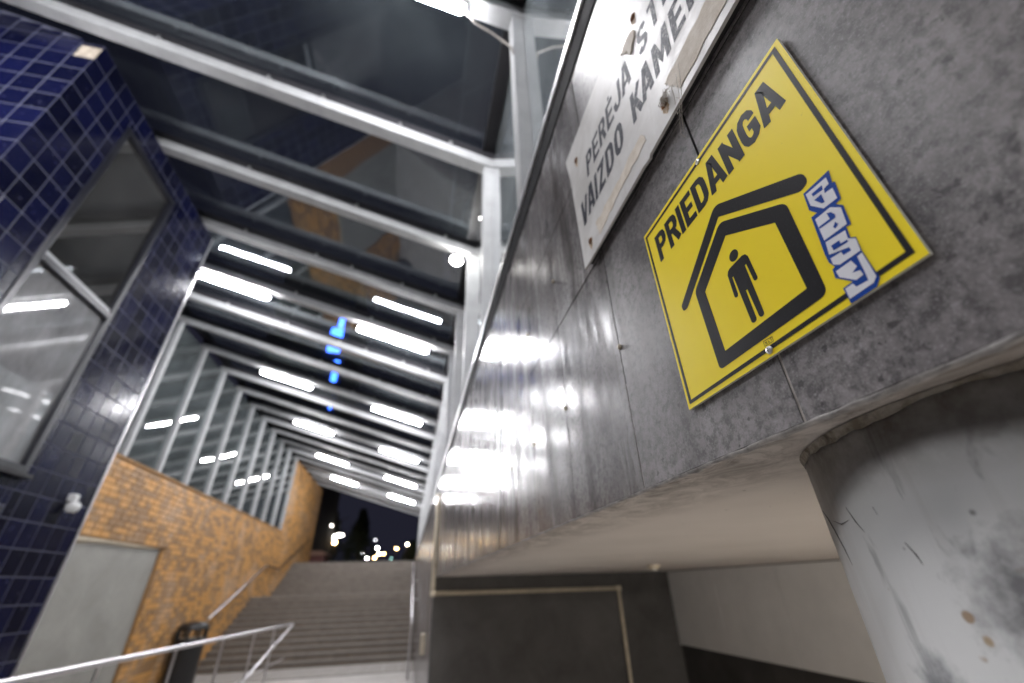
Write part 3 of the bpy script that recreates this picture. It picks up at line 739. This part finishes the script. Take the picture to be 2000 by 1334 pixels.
cb_ = MB(); pts = [(0.06, 1.38, zc(3.53)), (0.13, 1.37, zc(3.37)), (0.24, 1.36, zc(3.27)), (0.37, 1.345, zc(3.1)), (0.384, 1.34, zc(3.0))]
tag(cb_.tube(pts, 0.007, 8).obj('cable', MT['wire'], None, True), 'thin dusty cable hanging from the nearest tube lamp to the post', 'cable')
fl = thing('floodlight', 'small glaring white floodlight at the right end of a roof beam', 'floodlight', (0.25, 3.86, zc(3.40)))
bevel(MB().box(0.17, 0.33, 3.865, 3.90, zc(3.34), zc(3.47)).obj('housing', MT['darksteel'], fl), 0.008)
MB().lathe([(0.005, 0), (0.03, 0.004), (0.06, 0.018), (0.07, 0.035), (0.07, 0.04)], 0, 0, 20).obj('lens', MT['flood'], fl, True).matrix_local = Matrix.Translation((0, -0.032, 0.005)) @ Matrix.Rotation(-PI/2, 4, 'X')
MB().tube([(0.25, 3.885, zc(3.47)), (0.25, 3.9, beam_z(0.25)+0.01)], 0.012, 8).obj('arm', MT['darksteel'], fl)

# ------------------------------------------------------------------ rails and bin
hr = thing('barrier_rail', 'bent stainless barrier rail with thin posts before the stairs', 'railing', (-2.45, 9, 0))
def arc(pts, r=0.12, n=6):
    pts = [Vector(p) for p in pts]; out = [pts[0]]
    for i in range(1, len(pts)-1):
        a = (pts[i-1]-pts[i]).normalized(); b = (pts[i+1]-pts[i]).normalized()
        for t in range(n+1):
            s_ = t/n; p0 = pts[i]+a*r; p1 = pts[i]+b*r
            out.append((p0*(1-s_)+pts[i]*s_)*(1-s_) + (pts[i]*(1-s_)+p1*s_)*s_)
    out.append(pts[-1]); return out
rx = -2.45
MB().tube(arc([(rx, 2.4, zc(-0.40)), (rx, 4.0, zc(-0.45)), (rx, 12.25, zc(-0.625)), (rx+0.02, 8.6, zc(-1.34)), (rx+0.02, 7.6, zc(-1.6))], 0.10), 0.023, 12).obj('handrail', MT['rail'], hr, True)
MB().tube([(rx, 3.0, zc(-1.12)), (rx, 12.0, zc(-1.22))], 0.008, 8).obj('lower_bar', MT['rail'], hr)
for y, zt in ((3.6, -0.47), (5.0, -0.49), (6.42, -0.53), (7.88, -0.56), (9.36, -0.59), (10.65, -0.61)):
    MB().tube([(rx, y, 0), (rx, y, zc(zt))], 0.016, 10).obj('post', MT['rail'], hr)
h2 = thing('wall_handrail', 'sloping steel handrail fixed on the ochre brick wall', 'handrail', (XL+0.08, 17, zc(0.2)))
xh = XL+0.09
MB().tube([(xh, 15.1, zc(-0.57)), (xh, 19.3, zc(0.885))], 0.03, 10).obj('lower_rail', MT['rail'], h2, True)
MB().tube([(xh, 19.3, zc(0.885)), (xh, 21.2, zc(0.84)), (xh, 25.9, zc(2.34))], 0.026, 10).obj('upper_rail', MT['darksteel'], h2, True)
for y, z_ in ((15.6, -0.40), (17.2, 0.155), (19.0, 0.78), (21.2, 0.84), (23.5, 1.57), (25.6, 2.24)):
    MB().tube([(xh, y, zc(z_)-0.02), (XL-0.005, y, zc(z_)-0.08)], 0.012, 8).obj('bracket', MT['rail'], h2)
h3 = thing('stair_handrail', 'stainless handrail rising beside the right wall of the stairs', 'handrail', (0.2, 12.5, 0))
MB().tube(arc([(0.2, 12.5, 0.0), (0.2, 12.5, zc(-0.66)), (0.215, 21.0, zc(0.98)), (0.215, 22.0, zc(0.99))], 0.15), 0.03, 12).obj('rail', MT['rail'], h3, True)
for y in (14.8, 17.5, 20.2):
    z_ = -0.66+(y-12.5)*1.64/8.5
    MB().tube([(0.21, y, zc(z_)-0.02), (XP+0.005, y, zc(z_)-0.08)], 0.012, 8).obj('bracket', MT['rail'], h3)
jb = thing('junction_box', 'small pale junction box low on the right stair wall', 'box', (XP, 8.2, zc(-0.7)))
bevel(MB().box(XP-0.05, XP-0.001, 8.05, 8.25, zc(-0.88), zc(-0.62)).obj('cover', MT['cream'], jb), 0.006)

bn = thing('litter_bin', 'black round litter bin with slotted hood by the brick wall', 'litter bin', (-5.0, 13.6, 0))
bx_, by_ = -4.96, 13.6
MB().lathe([(0.30, 0.02), (0.315, 0.05), (0.315, 0.86), (0.33, 0.87), (0.33, 0.92), (0.30, 0.93)], bx_, by_, 32).obj('body', MT['binblack'], bn, True)
hood = MB(); nn = 32
for j in range(8):
    t0 = 2*PI*j/8+0.1; 
    hood.tube([(bx_+0.30*math.cos(t0), by_+0.30*math.sin(t0), 0.92), (bx_+0.30*math.cos(t0), by_+0.30*math.sin(t0), 1.10)], 0.035, 8)
hood.lathe([(0.32, 1.09), (0.325, 1.13), (0.30, 1.19), (0.22, 1.24), (0.08, 1.265), (0.02, 1.268)], bx_, by_, 32)
hood.obj('hood', MT['binblack'], bn)
MB().lathe([(0.24, 0.925), (0.24, 0.94)], bx_, by_, 24).obj('liner', MT['cream'], bn)

# ------------------------------------------------------------------ signs (sign plane: u runs to the viewer's right, v up, millimetres from the yellow sign's top left corner)
US, VS = 0.4516, 0.49989
def P3(u, v, h): return (XP - h, US - u/1000.0, zc(VS + v/1000.0))
def slab(name, pts, h0, h1, mats, parent, mi_side=0):
    n = len(pts); a2 = sum(pts[i][0]*pts[(i+1) % n][1]-pts[(i+1) % n][0]*pts[i][1] for i in range(n))
    if a2 < 0: pts = pts[::-1]
    m = MB(); m.add([P3(u, v, h1) for u, v in pts]+[P3(u, v, h0) for u, v in pts],
                    [tuple(range(n)), tuple(range(2*n-1, n-1, -1))])
    m.add([P3(u, v, h1) for u, v in pts]+[P3(u, v, h0) for u, v in pts], [(i, n+i, n+(i+1) % n, (i+1) % n) for i in range(n)], mi_side)
    return m.obj(name, mats, parent)
def rounded(pts, r, n=5):
    out = []
    N_ = len(pts)
    for i in range(N_):
        p = Vector(pts[i]); a = Vector(pts[i-1])-p; b = Vector(pts[(i+1) % N_])-p
        rr_ = r[i] if isinstance(r, (list, tuple)) else r
        q = min(rr_, a.length*0.45, b.length*0.45)
        p0 = p+a.normalized()*q; p1 = p+b.normalized()*q
        for t in range(n+1):
            s_ = t/n; out.append(tuple((p0*(1-s_)+p*s_)*(1-s_)+(p*(1-s_)+p1*s_)*s_))
    return out
def face(m, pts, h, mi=0):
    n = len(pts); a2 = sum(pts[i][0]*pts[(i+1) % n][1]-pts[(i+1) % n][0]*pts[i][1] for i in range(n))
    if a2 < 0: pts = pts[::-1]
    m.add([P3(u, v, h) for u, v in pts], [tuple(range(n))], mi)
def ring(m, outer, inner, h):
    n = len(outer)
    m.add([P3(u, v, h) for u, v in outer]+[P3(u, v, h) for u, v in inner], [((i+1) % n, i, n+i, n+(i+1) % n) for i in range(n)])
def stroke(m, pts, t, h, closed=False, cap=True, shear=None):
    pts = [Vector(p) for p in pts]; n = len(pts); L = []; R = []
    for i in range(n):
        if closed: a, b = pts[i-1], pts[(i+1) % n]
        else: a, b = pts[max(0, i-1)], pts[min(n-1, i+1)]
        d1 = (pts[i]-a).normalized() if (closed or i > 0) else None
        d2 = (b-pts[i]).normalized() if (closed or i < n-1) else None
        if d1 is None: d1 = d2
        if d2 is None: d2 = d1
        nn_ = Vector((-(d1+d2).y, (d1+d2).x))
        nn_ = nn_.normalized() if nn_.length > 1e-6 else Vector((-d1.y, d1.x))
        k_ = 1/max(0.5, nn_.dot(Vector((-d1.y, d1.x))))
        p = pts[i].copy()
        if not closed and cap and i == 0: p = p - d1*t/2
        if not closed and cap and i == n-1: p = p + d1*t/2
        L.append(tuple(p+nn_*t/2*k_)); R.append(tuple(p-nn_*t/2*k_))
    fs = []
    rng = range(n) if closed else range(n-1)
    for i in rng: j = (i+1) % n; fs.append((i, j, n+j, n+i))
    sh = shear or (lambda q: q)
    m.add([P3(*sh(q), h) for q in L]+[P3(*sh(q), h) for q in R], [f[::-1] for f in fs])
ROUND = [(0.45, 1), (0.75, 0.96), (0.95, 0.84), (1, 0.68), (1, 0.32), (0.95, 0.16), (0.75, 0.04), (0.45, 0)]
O_ = [(0.5, 1), (0.78, 0.95), (0.95, 0.82), (1, 0.65), (1, 0.35), (0.95, 0.18), (0.78, 0.05), (0.5, 0), (0.22, 0.05), (0.05, 0.18), (0, 0.35), (0, 0.65), (0.05, 0.82), (0.22, 0.95)]
BOWL = [(0, 1), (0.6, 1), (0.88, 0.95), (1, 0.83), (1, 0.66), (0.88, 0.54), (0.6, 0.49), (0.0, 0.49)]
GL = {
 'P': [(False, True, [(0, 0), (0, 1)]), (False, False, BOWL)],
 'R': [(False, True, [(0, 0), (0, 1)]), (False, False, BOWL), (False, True, [(0.58, 0.46), (1.0, 0.02)])],
 'I': [(False, True, [(0, 0), (0, 1)])],
 'E': [(False, True, [(1, 1), (0, 1), (0, 0), (1, 0)]), (False, True, [(0.1, 0.5), (0.85, 0.5)])],
 'Ė': [(False, True, [(1, 1), (0, 1), (0, 0), (1, 0)]), (False, True, [(0.1, 0.5), (0.85, 0.5)]), (False, False, [(0.4, 1.26), (0.75, 1.26)])],
 'D': [(True, False, [(0, 0), (0, 1)]+ROUND)],
 'A': [(False, False, [(-0.06, -0.1), (0.36, 1.08), (0.64, 1.08), (1.06, -0.1)]), (False, False, [(0.14, 0.24), (0.86, 0.24)])],
 'N': [(False, True, [(0, 0), (0, 1)]), (False, False, [(0.02, 1.0), (0.98, 0.0)]), (False, True, [(1, 0), (1, 1)])],
 'G': [(False, False, [(1, 0.70), (0.97, 0.83), (0.78, 0.96), (0.5, 1), (0.22, 0.95), (0.05, 0.82), (0, 0.65), (0, 0.35), (0.05, 0.18), (0.22, 0.05), (0.5, 0), (0.8, 0.05), (1, 0.16), (1, 0.47), (0.5, 0.47)])],
 'V': [(False, False, [(-0.06, 1.1), (0.40, -0.06), (0.60, -0.06), (1.06, 1.1)])],
 'Z': [(False, True, [(0, 1), (1, 1), (0, 0), (1, 0)])],
 'O': [(True, False, O_)],
 'K': [(False, True, [(0, 0), (0, 1)]), (False, True, [(0.95, 1), (0.1, 0.42)]), (False, True, [(0.42, 0.58), (1, 0)])],
 'M': [(False, True, [(0, 0), (0, 1)]), (False, False, [(0.05, 1.0), (0.5, 0.2), (0.95, 1.0)]), (False, True, [(1, 1), (1, 0)])],
 'J': [(False, True, [(1, 1), (1, 0.3), (0.92, 0.1), (0.7, 0), (0.3, 0), (0.08, 0.1), (0, 0.28)])],
 'S': [(False, False, [(0.98, 0.78), (0.85, 0.94), (0.5, 1), (0.15, 0.94), (0, 0.77), (0.12, 0.6), (0.5, 0.5), (0.88, 0.4), (1, 0.23), (0.85, 0.06), (0.5, 0), (0.15, 0.06), (0.02, 0.22)])],
 'T': [(False, True, [(0, 1), (1, 1)]), (False, False, [(0.5, 1), (0.5, -0.09)])],
 'B': [(False, True, [(0, 0), (0, 1)]), (False, False, BOWL), (False, False, [(0, 0.5), (0.62, 0.5), (0.9, 0.44), (1, 0.32), (1, 0.16), (0.9, 0.05), (0.6, 0), (0, 0)])],
 'U': [(False, True, [(0, 1), (0, 0.25), (0.15, 0.05), (0.5, 0), (0.85, 0.05), (1, 0.25), (1, 1)])],
 'L': [(False, True, [(0, 1), (0, 0), (1, 0)])],
}
def letter(ch, u0, v0, w, h, t, hh, mat, parent, slant=0.0):
    m = MB()
    for i, (cl, cap, pts) in enumerate(GL[ch]):
        q = [(u0+t/2+a*(w-t), v0+t/2+b*(h-t)) for a, b in pts]
        sh = (lambda p: (p[0]+(p[1]-v0)*slant, p[1])) if slant else None
        stroke(m, q, t, hh+0.00004*i, cl, cap, sh)
    return m.obj('letter', mat, parent)

# --- yellow shelter sign
ys = thing('shelter_sign', 'yellow square sign with a black house and standing figure', 'sign', P3(150, -300, 0.0))
HP = 0.0052
plate = slab('plate', [(0, 0), (300, 2), (300, -306), (2.4, -309)], 0.0018, HP, [MT['yellow'], MT['signedge']], ys, 1)
m = MB(); ring(m, [(3.6, -5.6), (294.4, -3.2), (293.6, -299.3), (6.8, -303.0)], [(8.2, -10.6), (289.2, -8.2), (289.0, -294.4), (11.8, -298.4)], HP+0.0002)
m.obj('border', MT['print'], ys)
x = 25.0
for ch, w in (('P', 26.5), ('R', 27.5), ('I', 9.6), ('E', 23.5), ('D', 27), ('A', 29), ('N', 28), ('G', 27), ('A', 29)):
    letter(ch, x, -77.0, w, 50.5, 9.4, HP+0.0002, MT['print'], ys); x += w + (250.5-227.1)/8*1.0
outer = rounded([(148.5, -119.0), (229.5, -174.8), (226.2, -286.0), (76.0, -287.2), (74.6, -171.0)], [9, 8, 9, 7, 7], 6)
inner = rounded([(149.8, -142.5), (210.9, -183.7), (210.9, -269.0), (92.7, -270.4), (91.5, -183.3)], 1.0, 6)
m = MB(); ring(m, outer, inner, HP+0.0002); m.obj('house_symbol', MT['print'], ys)
rf = rounded([(41.5, -172), (44.0, -181.5), (52.5, -182.0), (150.2, -111.0), (247.5, -179.5), (257.0, -175.8), (256.0, -163.0), (150.5, -91.0)], [4, 4, 4, 1, 5, 5, 6, 10], 5)
m = MB(); face(m, rf, HP+0.0002); m.obj('roof_symbol', MT['print'], ys)
m = MB(); face(m, [(150.3+7.1*math.cos(2*PI*i/28), -174.8+7.2*math.sin(2*PI*i/28)) for i in range(28)], HP+0.0002)
bd = [(132.6, -190.2), (135.0, -186.4), (138.5, -184.6), (160, -183.8), (164.8, -185.6), (167.2, -190.5), (168.4, -220.6), (167.6, -222.5), (165.5, -223.2), (163.4, -222.4), (162.7, -220.1), (161.4, -197.0), (159.2, -197.2), (159.7, -260.5), (158.8, -263.0), (156.3, -264.1), (153.6, -263.0), (152.5, -260.5), (150.9, -224.3), (148.6, -224.6), (148.5, -261.0), (147.4, -263.2), (144.6, -264.1), (141.8, -263.0), (140.9, -260.7), (139.6, -197.4), (137.9, -197.6), (137.3, -220.8), (136.2, -222.8), (134.2, -223.4), (132.2, -222.3), (131.4, -219.9)]
face(m, bd, HP+0.0002); m.obj('person_symbol', MT['print'], ys)
def screw_obj(u, v, h, r_, mat, parent, name='screw'):
    m = MB(); n = 18
    prof = [(r_, 0.0), (r_, 0.0008), (r_*0.8, 0.0016), (r_*0.45, 0.0019)]
    for rr_, hh in prof: m.v += [P3(u+rr_*1000*math.cos(2*PI*i/n), v+rr_*1000*math.sin(2*PI*i/n), h+hh) for i in range(n)]
    for i in range(3):
        for j in range(n): m.f.append((i*n+j, i*n+(j+1) % n, (i+1)*n+(j+1) % n, (i+1)*n+j)); m.m.append(0)
    m.f.append(tuple(3*n+j for j in range(n))); m.m.append(0)
    o = m.obj(name, [mat], parent)
    m2 = MB(); k = r_*1000
    for a, b in ((0.5, 0.13), (0.13, 0.5)):
        face(m2, [(u-k*a, v-k*b), (u+k*a, v-k*b), (u+k*a, v+k*b), (u-k*a, v+k*b)], h+0.00195+(0.00004 if a < 0.3 else 0))
    m2.obj('cross_slot', MT['joint'], o)
    return o
screw_obj(149.1, -300.6, HP+0.0002, 0.0042, MT['zinc'], ys); screw_obj(151.8, -6.4, HP+0.0002, 0.0042, MT['zinc'], ys)
# small maker's stamp above the lower screw
m = MB(); stroke(m, [(145.2, -294.2), (145.8, -288.6), (157.6, -289.4), (157.2, -294.8)], 0.5, HP+0.0002, True)
for q in (((147.5, -293), (149.5, -290)), ((147.2, -290), (149.8, -293)), ((151.5, -290), (151.5, -293)), ((151.5, -293), (153, -293)), ((154, -290), (156.6, -290)), ((155.3, -290), (155.3, -293.2)), ((145.5, -296.4), (146, -298.3)), ((147.5, -296.4), (148, -298)), ((151.6, -296.6), (152.4, -298)), ((154.5, -296.4), (154.5, -298.2)), ((156, -296.6), (157, -298))):
    stroke(m, q, 0.55, HP+0.00024, False)
m.obj('stamp', MT['print'], ys)
# sticker
stk = [(275.6, -184.5), (272.9, -197.9), (275.0, -199.2), (272.2, -217.9), (266.6, -218.4), (270.9, -224.9), (268.6, -245.1), (264.5, -244.2), (263.1, -254.8), (266.8, -258.1), (265.3, -271.6), (265.8, -291.9), (266.4, -300.6), (261.5, -306.0), (238.7, -306.5), (238.8, -290.4), (248.0, -290.1), (237.3, -278.0), (238.5, -269.5), (241.3, -268.5), (238.6, -261.6), (238.8, -252.4), (243.8, -211.1), (249.9, -211.5), (245.1, -203.2), (247.7, -183.4)]
m = MB(); face(m, stk, HP+0.0004); so = m.obj('sticker', MT['blue'], ys); so['label'] = 'blue and white graffiti lettering sticker on the sign corner'
wh = [[(270.9, -188.5), (270.2, -196.3), (265.1, -196.6), (263.6, -201.1), (271.0, -202.7), (270.1, -214.7), (256.7, -213.2), (248.4, -200.5), (249.5, -186.4)], [(246.0, -216.0), (261.5, -217.1), (268.7, -225.0), (266.2, -242.3), (244.2, -240.6)], [(244.4, -242.9), (262.6, -246.2), (261.2, -254.3), (266.3, -259.1), (264.6, -271.0), (245.8, -270.1), (241.1, -266.1), (241.6, -259.6), (251.6, -260.8), (251.9, -264.8), (258.8, -265.7), (258.7, -261.9), (242.1, -255.6)], [(240.4, -273.1), (254.9, -273.4), (256.5, -281.0), (251.0, -283.5), (257.0, -285.5), (257.6, -290.5), (251.0, -291.0), (240.6, -279.8)], [(260.3, -273.7), (264.7, -273.2), (264.9, -298.0), (261.0, -301.6), (239.7, -302.0), (240.3, -291.9), (247.5, -291.9), (248.6, -296.2), (258.6, -297.2), (259.3, -291.0)]]
dk = [[(265.1, -192.0), (254.0, -191.1), (254.2, -194.6), (264.0, -196.7)], [(253.3, -198.8), (261.0, -199.2), (260.2, -208.7), (257.6, -207.6)], [(245.8, -225.5), (245.5, -227.6), (261.2, -229.6), (262.3, -226.7), (260.3, -221.8), (256.8, -219.7), (256.9, -226.6)], [(259.4, -232.7), (260.5, -237.0), (256.8, -238.5), (255.8, -235.9)], [(247.1, -249.6), (254.7, -250.4), (254.5, -254.1), (260.3, -254.9), (260.2, -257.1), (247.1, -255.1)]]
m = MB()
for q in wh: face(m, q, HP+0.0006)
for q in dk: face(m, q, HP+0.0008, 1)
m.obj('sticker_lettering', [MT['stwhite'], MT['blue']], so)

# --- weathered white sign
ws = thing('camera_notice', 'weathered white plastic notice above the yellow sign', 'sign', P3(60, 103, 0.0))
HW0, HW = 0.012, 0.017
def warp(u, v): return 0.0
slab('plate', [(-230.7, 500.5), (-228, 470), (-217.7, 407.3), (-209.9, 102.8), (60, 101), (79, 97), (83, 102), (298, 103.9), (700, 106), (704, 503), (200, 502)][::-1], HW0, HW, [MT['wsign']], ws)
slab('spacer', [(-200, 112), (695, 114), (695, 490), (-200, 488)], 0.0005, HW0-0.0005, [MT['joint']], ws)
row1 = [('P', -128), ('E', -90), ('R', -53), ('Ė', -14), ('J', 22), ('A', 58), ('S', 128), ('T', 168), ('E', 208), ('B', 245), ('I', 285), ('M', 305), ('A', 352)]
for ch, u in row1:
    w = {'I': 11, 'M': 42}.get(ch, 32 if ch != 'A' else 35)
    letter(ch, u, 308, w, 66, 11, HW+0.0003, MT['worn'], ws, 0.14)
row2 = [('V', -190), ('A', -151), ('I', -110), ('Z', -91), ('D', -50), ('O', -8), ('K', 66), ('A', 103), ('M', 146), ('E', 200), ('R', 240), ('O', 280), ('M', 322), ('I', 372), ('S', 392)]
for ch, u in row2:
    w = {'I': 12, 'M': 46, 'Z': 33, 'E': 32}.get(ch, 36)
    letter(ch, u, 208, w, 70, 12.5, HW+0.0003, MT['worn'], ws, 0.14)
def ragged(pts, amp, seed, sub=14):
    rr_ = random.Random(seed); out = []; n = len(pts)
    for i in range(n):
        a = Vector(pts[i]); b = Vector(pts[(i+1) % n])
        for s_ in range(sub):
            p = a.lerp(b, s_/sub); nn_ = Vector((-(b-a).y, (b-a).x)).normalized()
            out.append(tuple(p+nn_*rr_.uniform(-amp, amp)))
    return out
slab('tape', ragged([(158, 172), (420, 182), (420, 130), (182, 119)], 2.2, 1, 26), HW+0.0001, HW+0.0009, [MT['tape']], ws)
slab('tape', ragged([(-126, 160), (-20, 160), (78, 166), (86, 136), (-20, 136), (-118, 120)], 3.0, 2, 10), HW+0.0001, HW+0.0007, [MT['tape']], ws)
slab('paper_shred', ragged([(88, 405), (112, 412), (140, 396), (134, 372), (112, 360), (106, 380)], 3.5, 9, 5), HW+0.0001, HW+0.003, [MT['tape']], ws)
for i, (u, v, r_) in enumerate(((-168.9, 426.4, 8.0), (-163.5, 144.6, 7.5), (144.3, 141.9, 8.5), (145.2, 427.2, 8.0))):
    slab('stain', ragged([(u-9, v+6), (u+9, v+6), (u+7, v-16), (u+1, v-26), (u-8, v-12)], 2.0, 20+i, 4), HW+0.0001, HW+0.00035, [MT['stain']], ws)
    m = MB(); n = 14
    m.v += [P3(u+r_*(1+0.12*math.sin(j*2.1+i))*math.cos(2*PI*j/n), v+r_*1.1*(1+0.1*math.cos(j*1.7))*math.sin(2*PI*j/n), HW+0.0006) for j in range(n)]
    m.v += [P3(u+r_*0.62*math.cos(2*PI*j/n), v+r_*0.62*math.sin(2*PI*j/n), HW+0.0034) for j in range(n)]
    m.f += [(j, (j+1) % n, n+(j+1) % n, n+j) for j in range(n)] + [tuple(n+j for j in range(n))]; m.m = [0]*len(m.f)
    m.obj('screw', [MT['rust']], ws, True)
# loose threads at the lower edge
for i, pts in enumerate(([(150, 146), (160, 150), (172, 138), (168, 122), (160, 104), (158, 92), (168, 88), (177, 97), (172, 108)],
                         [(184, 150), (182, 120), (176, 90), (160, 66), (152, 52), (156, 40)],
                         [(194, 160), (190, 122), (181, 92), (166, 66), (158, 50)])):
    MB().tube([P3(u, v, HW+0.002+0.004*math.sin(j)) for j, (u, v) in enumerate(pts)], 0.00045, 5).obj('thread', MT['thread'], ws, True)
m = MB(); rr = random.Random(6)
for i in range(26):
    a = rr.uniform(0, 6.28); u, v = 150, 143; pts = []
    for j in range(6):
        pts.append(P3(u, v, HW+0.001+rr.random()*0.006)); a += rr.uniform(-1.2, 1.2); u += 3.2*math.cos(a); v += 3.2*math.sin(a)
    m.tube(pts, 0.0004, 4)
m.obj('frayed_fibre', MT['thread'], ws)

# ------------------------------------------------------------------ night city beyond the stairs
def street_lamp(label, rx_, rz_, Y, mat, r_=0.10):
    X, Z = rx_*Y, zc(rz_*Y)
    t_ = thing('street_lamp', label, 'street lamp', (X, Y, ZG), 'distant street lamps beyond the stairs')
    MB().tube([(X, Y+0.25, ZG-0.05), (X, Y+0.25, Z+0.1), (X, Y, Z+r_*0.8)], [0.09, 0.06, 0.05], 8).obj('pole', MT['darksteel'], t_)
    prof = [(r_*math.sin(PI*i/8)+0.002, Z-r_*math.cos(PI*i/8)*0.8) for i in range(9)]
    MB().lathe(prof, X, Y, 16).obj('lamp_head', mat, t_, True)
for a in (('bright white globe lamp, topmost bright one of the cluster above the steps', -0.066, 0.075, 62, MT['lampw']),
          ('white globe lamp at the left of the cluster above the steps', -0.093, 0.067, 58, MT['lampw']),
          ('lowest white globe lamp just above the top step', -0.084, 0.0565, 55, MT['lampw']),
          ('white globe lamp touching an amber one above the steps', -0.062, 0.064, 64, MT['lampc']),
          ('amber lamp touching a white one above the steps', -0.052, 0.064, 66, MT['lampo']),
          ('amber lamp right of the lowest white lamp near the top step', -0.069, 0.0565, 56, MT['lampo']),
          ('amber lamp midway to the right wall above the steps', -0.027, 0.073, 60, MT['lampo']),
          ('pale amber lamp closest to the right wall above the steps', -0.006, 0.081, 60, MT['lampc']),
          ('faint grey lamp highest above the lamp cluster', -0.072, 0.090, 70, MT['lampd']),
          ('faint green lamp low at the right of the top step', -0.036, 0.055, 70, MT['lampg'])):
    street_lamp(*a)
for lab, rx_, rz_, Y in (('twin glowing arc lamp, upper left one beside the orange wall', -0.174, 0.1145, 42), ('twin glowing arc lamp, lower right one before the dark trees', -0.1485, 0.0965, 45)):
    X, Z = rx_*Y, zc(rz_*Y); t_ = thing('arc_lamp', lab, 'street lamp', (X, Y, ZG), 'arc shaped lamps beside the orange wall')
    MB().tube([(X-0.1, Y+0.3, ZG), (X-0.1, Y+0.3, Z), (X, Y+0.1, Z+0.14)], 0.05, 8).obj('pole', MT['darksteel'], t_)
    MB().tube([(X-0.5, Y, Z-0.16), (X-0.3, Y, Z+0.0), (X, Y, Z+0.1), (X+0.35, Y, Z+0.15), (X+0.52, Y, Z+0.12)], [0.07, 0.11, 0.12, 0.1, 0.06], 10).obj('lamp_head', MT['lampc2'], t_, True)
    MB().lathe([(0.02, Z-0.62), (0.12, Z-0.56), (0.16, Z-0.42), (0.1, Z-0.3)], X-0.15, Y, 12).obj('bulb', MT['lampo'], t_, True)
sh = thing('low_shelter', 'low rounded roof over the top step, pinkish street light in its colour', 'shelter', (-6.0, 33, ZG))
m = MB(); n = 12
for i in range(n+1):
    t = PI*i/n; px_, pz_ = -5.95-0.72*math.cos(t), zc(2.0)+0.30*math.sin(t)**0.6
    m.v += [(px_, 32.0, pz_), (px_, 34.0, pz_)]
for i in range(n): m.f.append((2*i, 2*i+2, 2*i+3, 2*i+1)); m.m.append(0)
m.f.append(tuple(2*i for i in range(n+1))); m.m.append(0)
m.obj('roof', MT['shelter'], sh, True)
MB().box(-6.55, -5.35, 32.1, 33.9, ZG, zc(1.999)).obj('body', plain('red_shelter_side', (0.16, 0.05, 0.04), 0.6), sh)
def tree(label, X, Y, H, R_, seed):
    rr_ = random.Random(seed); t_ = thing('tree', label, 'tree', (X, Y, ZG), 'dark trees beyond the stairs')
    m = MB(); m.tube([(X, Y, ZG-0.05), (X+0.1, Y, ZG+H*0.35), (X, Y, ZG+H*0.85)], [0.22, 0.16, 0.05], 8)
    for i in range(9):
        a = rr_.uniform(0, 6.28); h = rr_.uniform(0.3, 0.75); m.tube([(X, Y, ZG+H*h), (X+R_*0.7*math.cos(a), Y+R_*0.7*math.sin(a), ZG+H*(h+0.15))], [0.06, 0.02], 5)
    m.obj('trunk', MT['bark'], t_)
    c_ = MB()
    for i in range(2600):
        h = rr_.random()**0.8; a = rr_.uniform(0, 6.28); rad = R_*math.sqrt(rr_.random())*(1.05-h)*(0.75+0.25*math.sin(a*3+h*9))+0.15
        p = Vector((X+rad*math.cos(a), Y+rad*math.sin(a), ZG+H*(0.2+0.82*h))); s_ = rr_.uniform(0.09, 0.2)
        d1 = Vector((rr_.gauss(0, 1), rr_.gauss(0, 1), rr_.gauss(0, 1))).normalized(); d2 = d1.orthogonal().normalized()
        c_.add([p-d1*s_, p+d2*s_*0.6, p+d1*s_, p-d2*s_*0.6], [(0, 1, 2, 3)])
    c_.obj('crown', MT['leaf'], t_)
tree('tall dark conical tree left of the lamp cluster', -5.2, 50, 6.2, 2.0, 1)
tree('broad dark tree behind the arc lamps beside the orange wall', -8.6, 52, 6.6, 2.8, 2)
tree('low dark tree beside the right stair wall far away', 0.4, 62, 4.2, 2.2, 3)
# added tower whose glowing blocks stand in for blue reflections in the roof glass
tb = thing('added_tower', 'added dark tower block, glowing blocks standing in for blue reflections in the roof glass', 'added building', (-8, 33, ZG))
MB().box(-13.5, -6.9, 34, 44, ZG-0.1, zc(27)).obj('wall', MT['house'], tb)
for (X, z0, z1, w) in ((-7.75, 20.4, 22.4, 0.22), (-7.95, 17.8, 20.2, 0.5), (-7.45, 14.9, 17.0, 0.22), (-7.25, 12.6, 13.4, 0.1)):
    bevel(MB().box(X-w, X+w, 33.8, 33.99, zc(z0), zc(z1)).obj('blue_reflection', MT['bluerefl'], tb), 0.05)
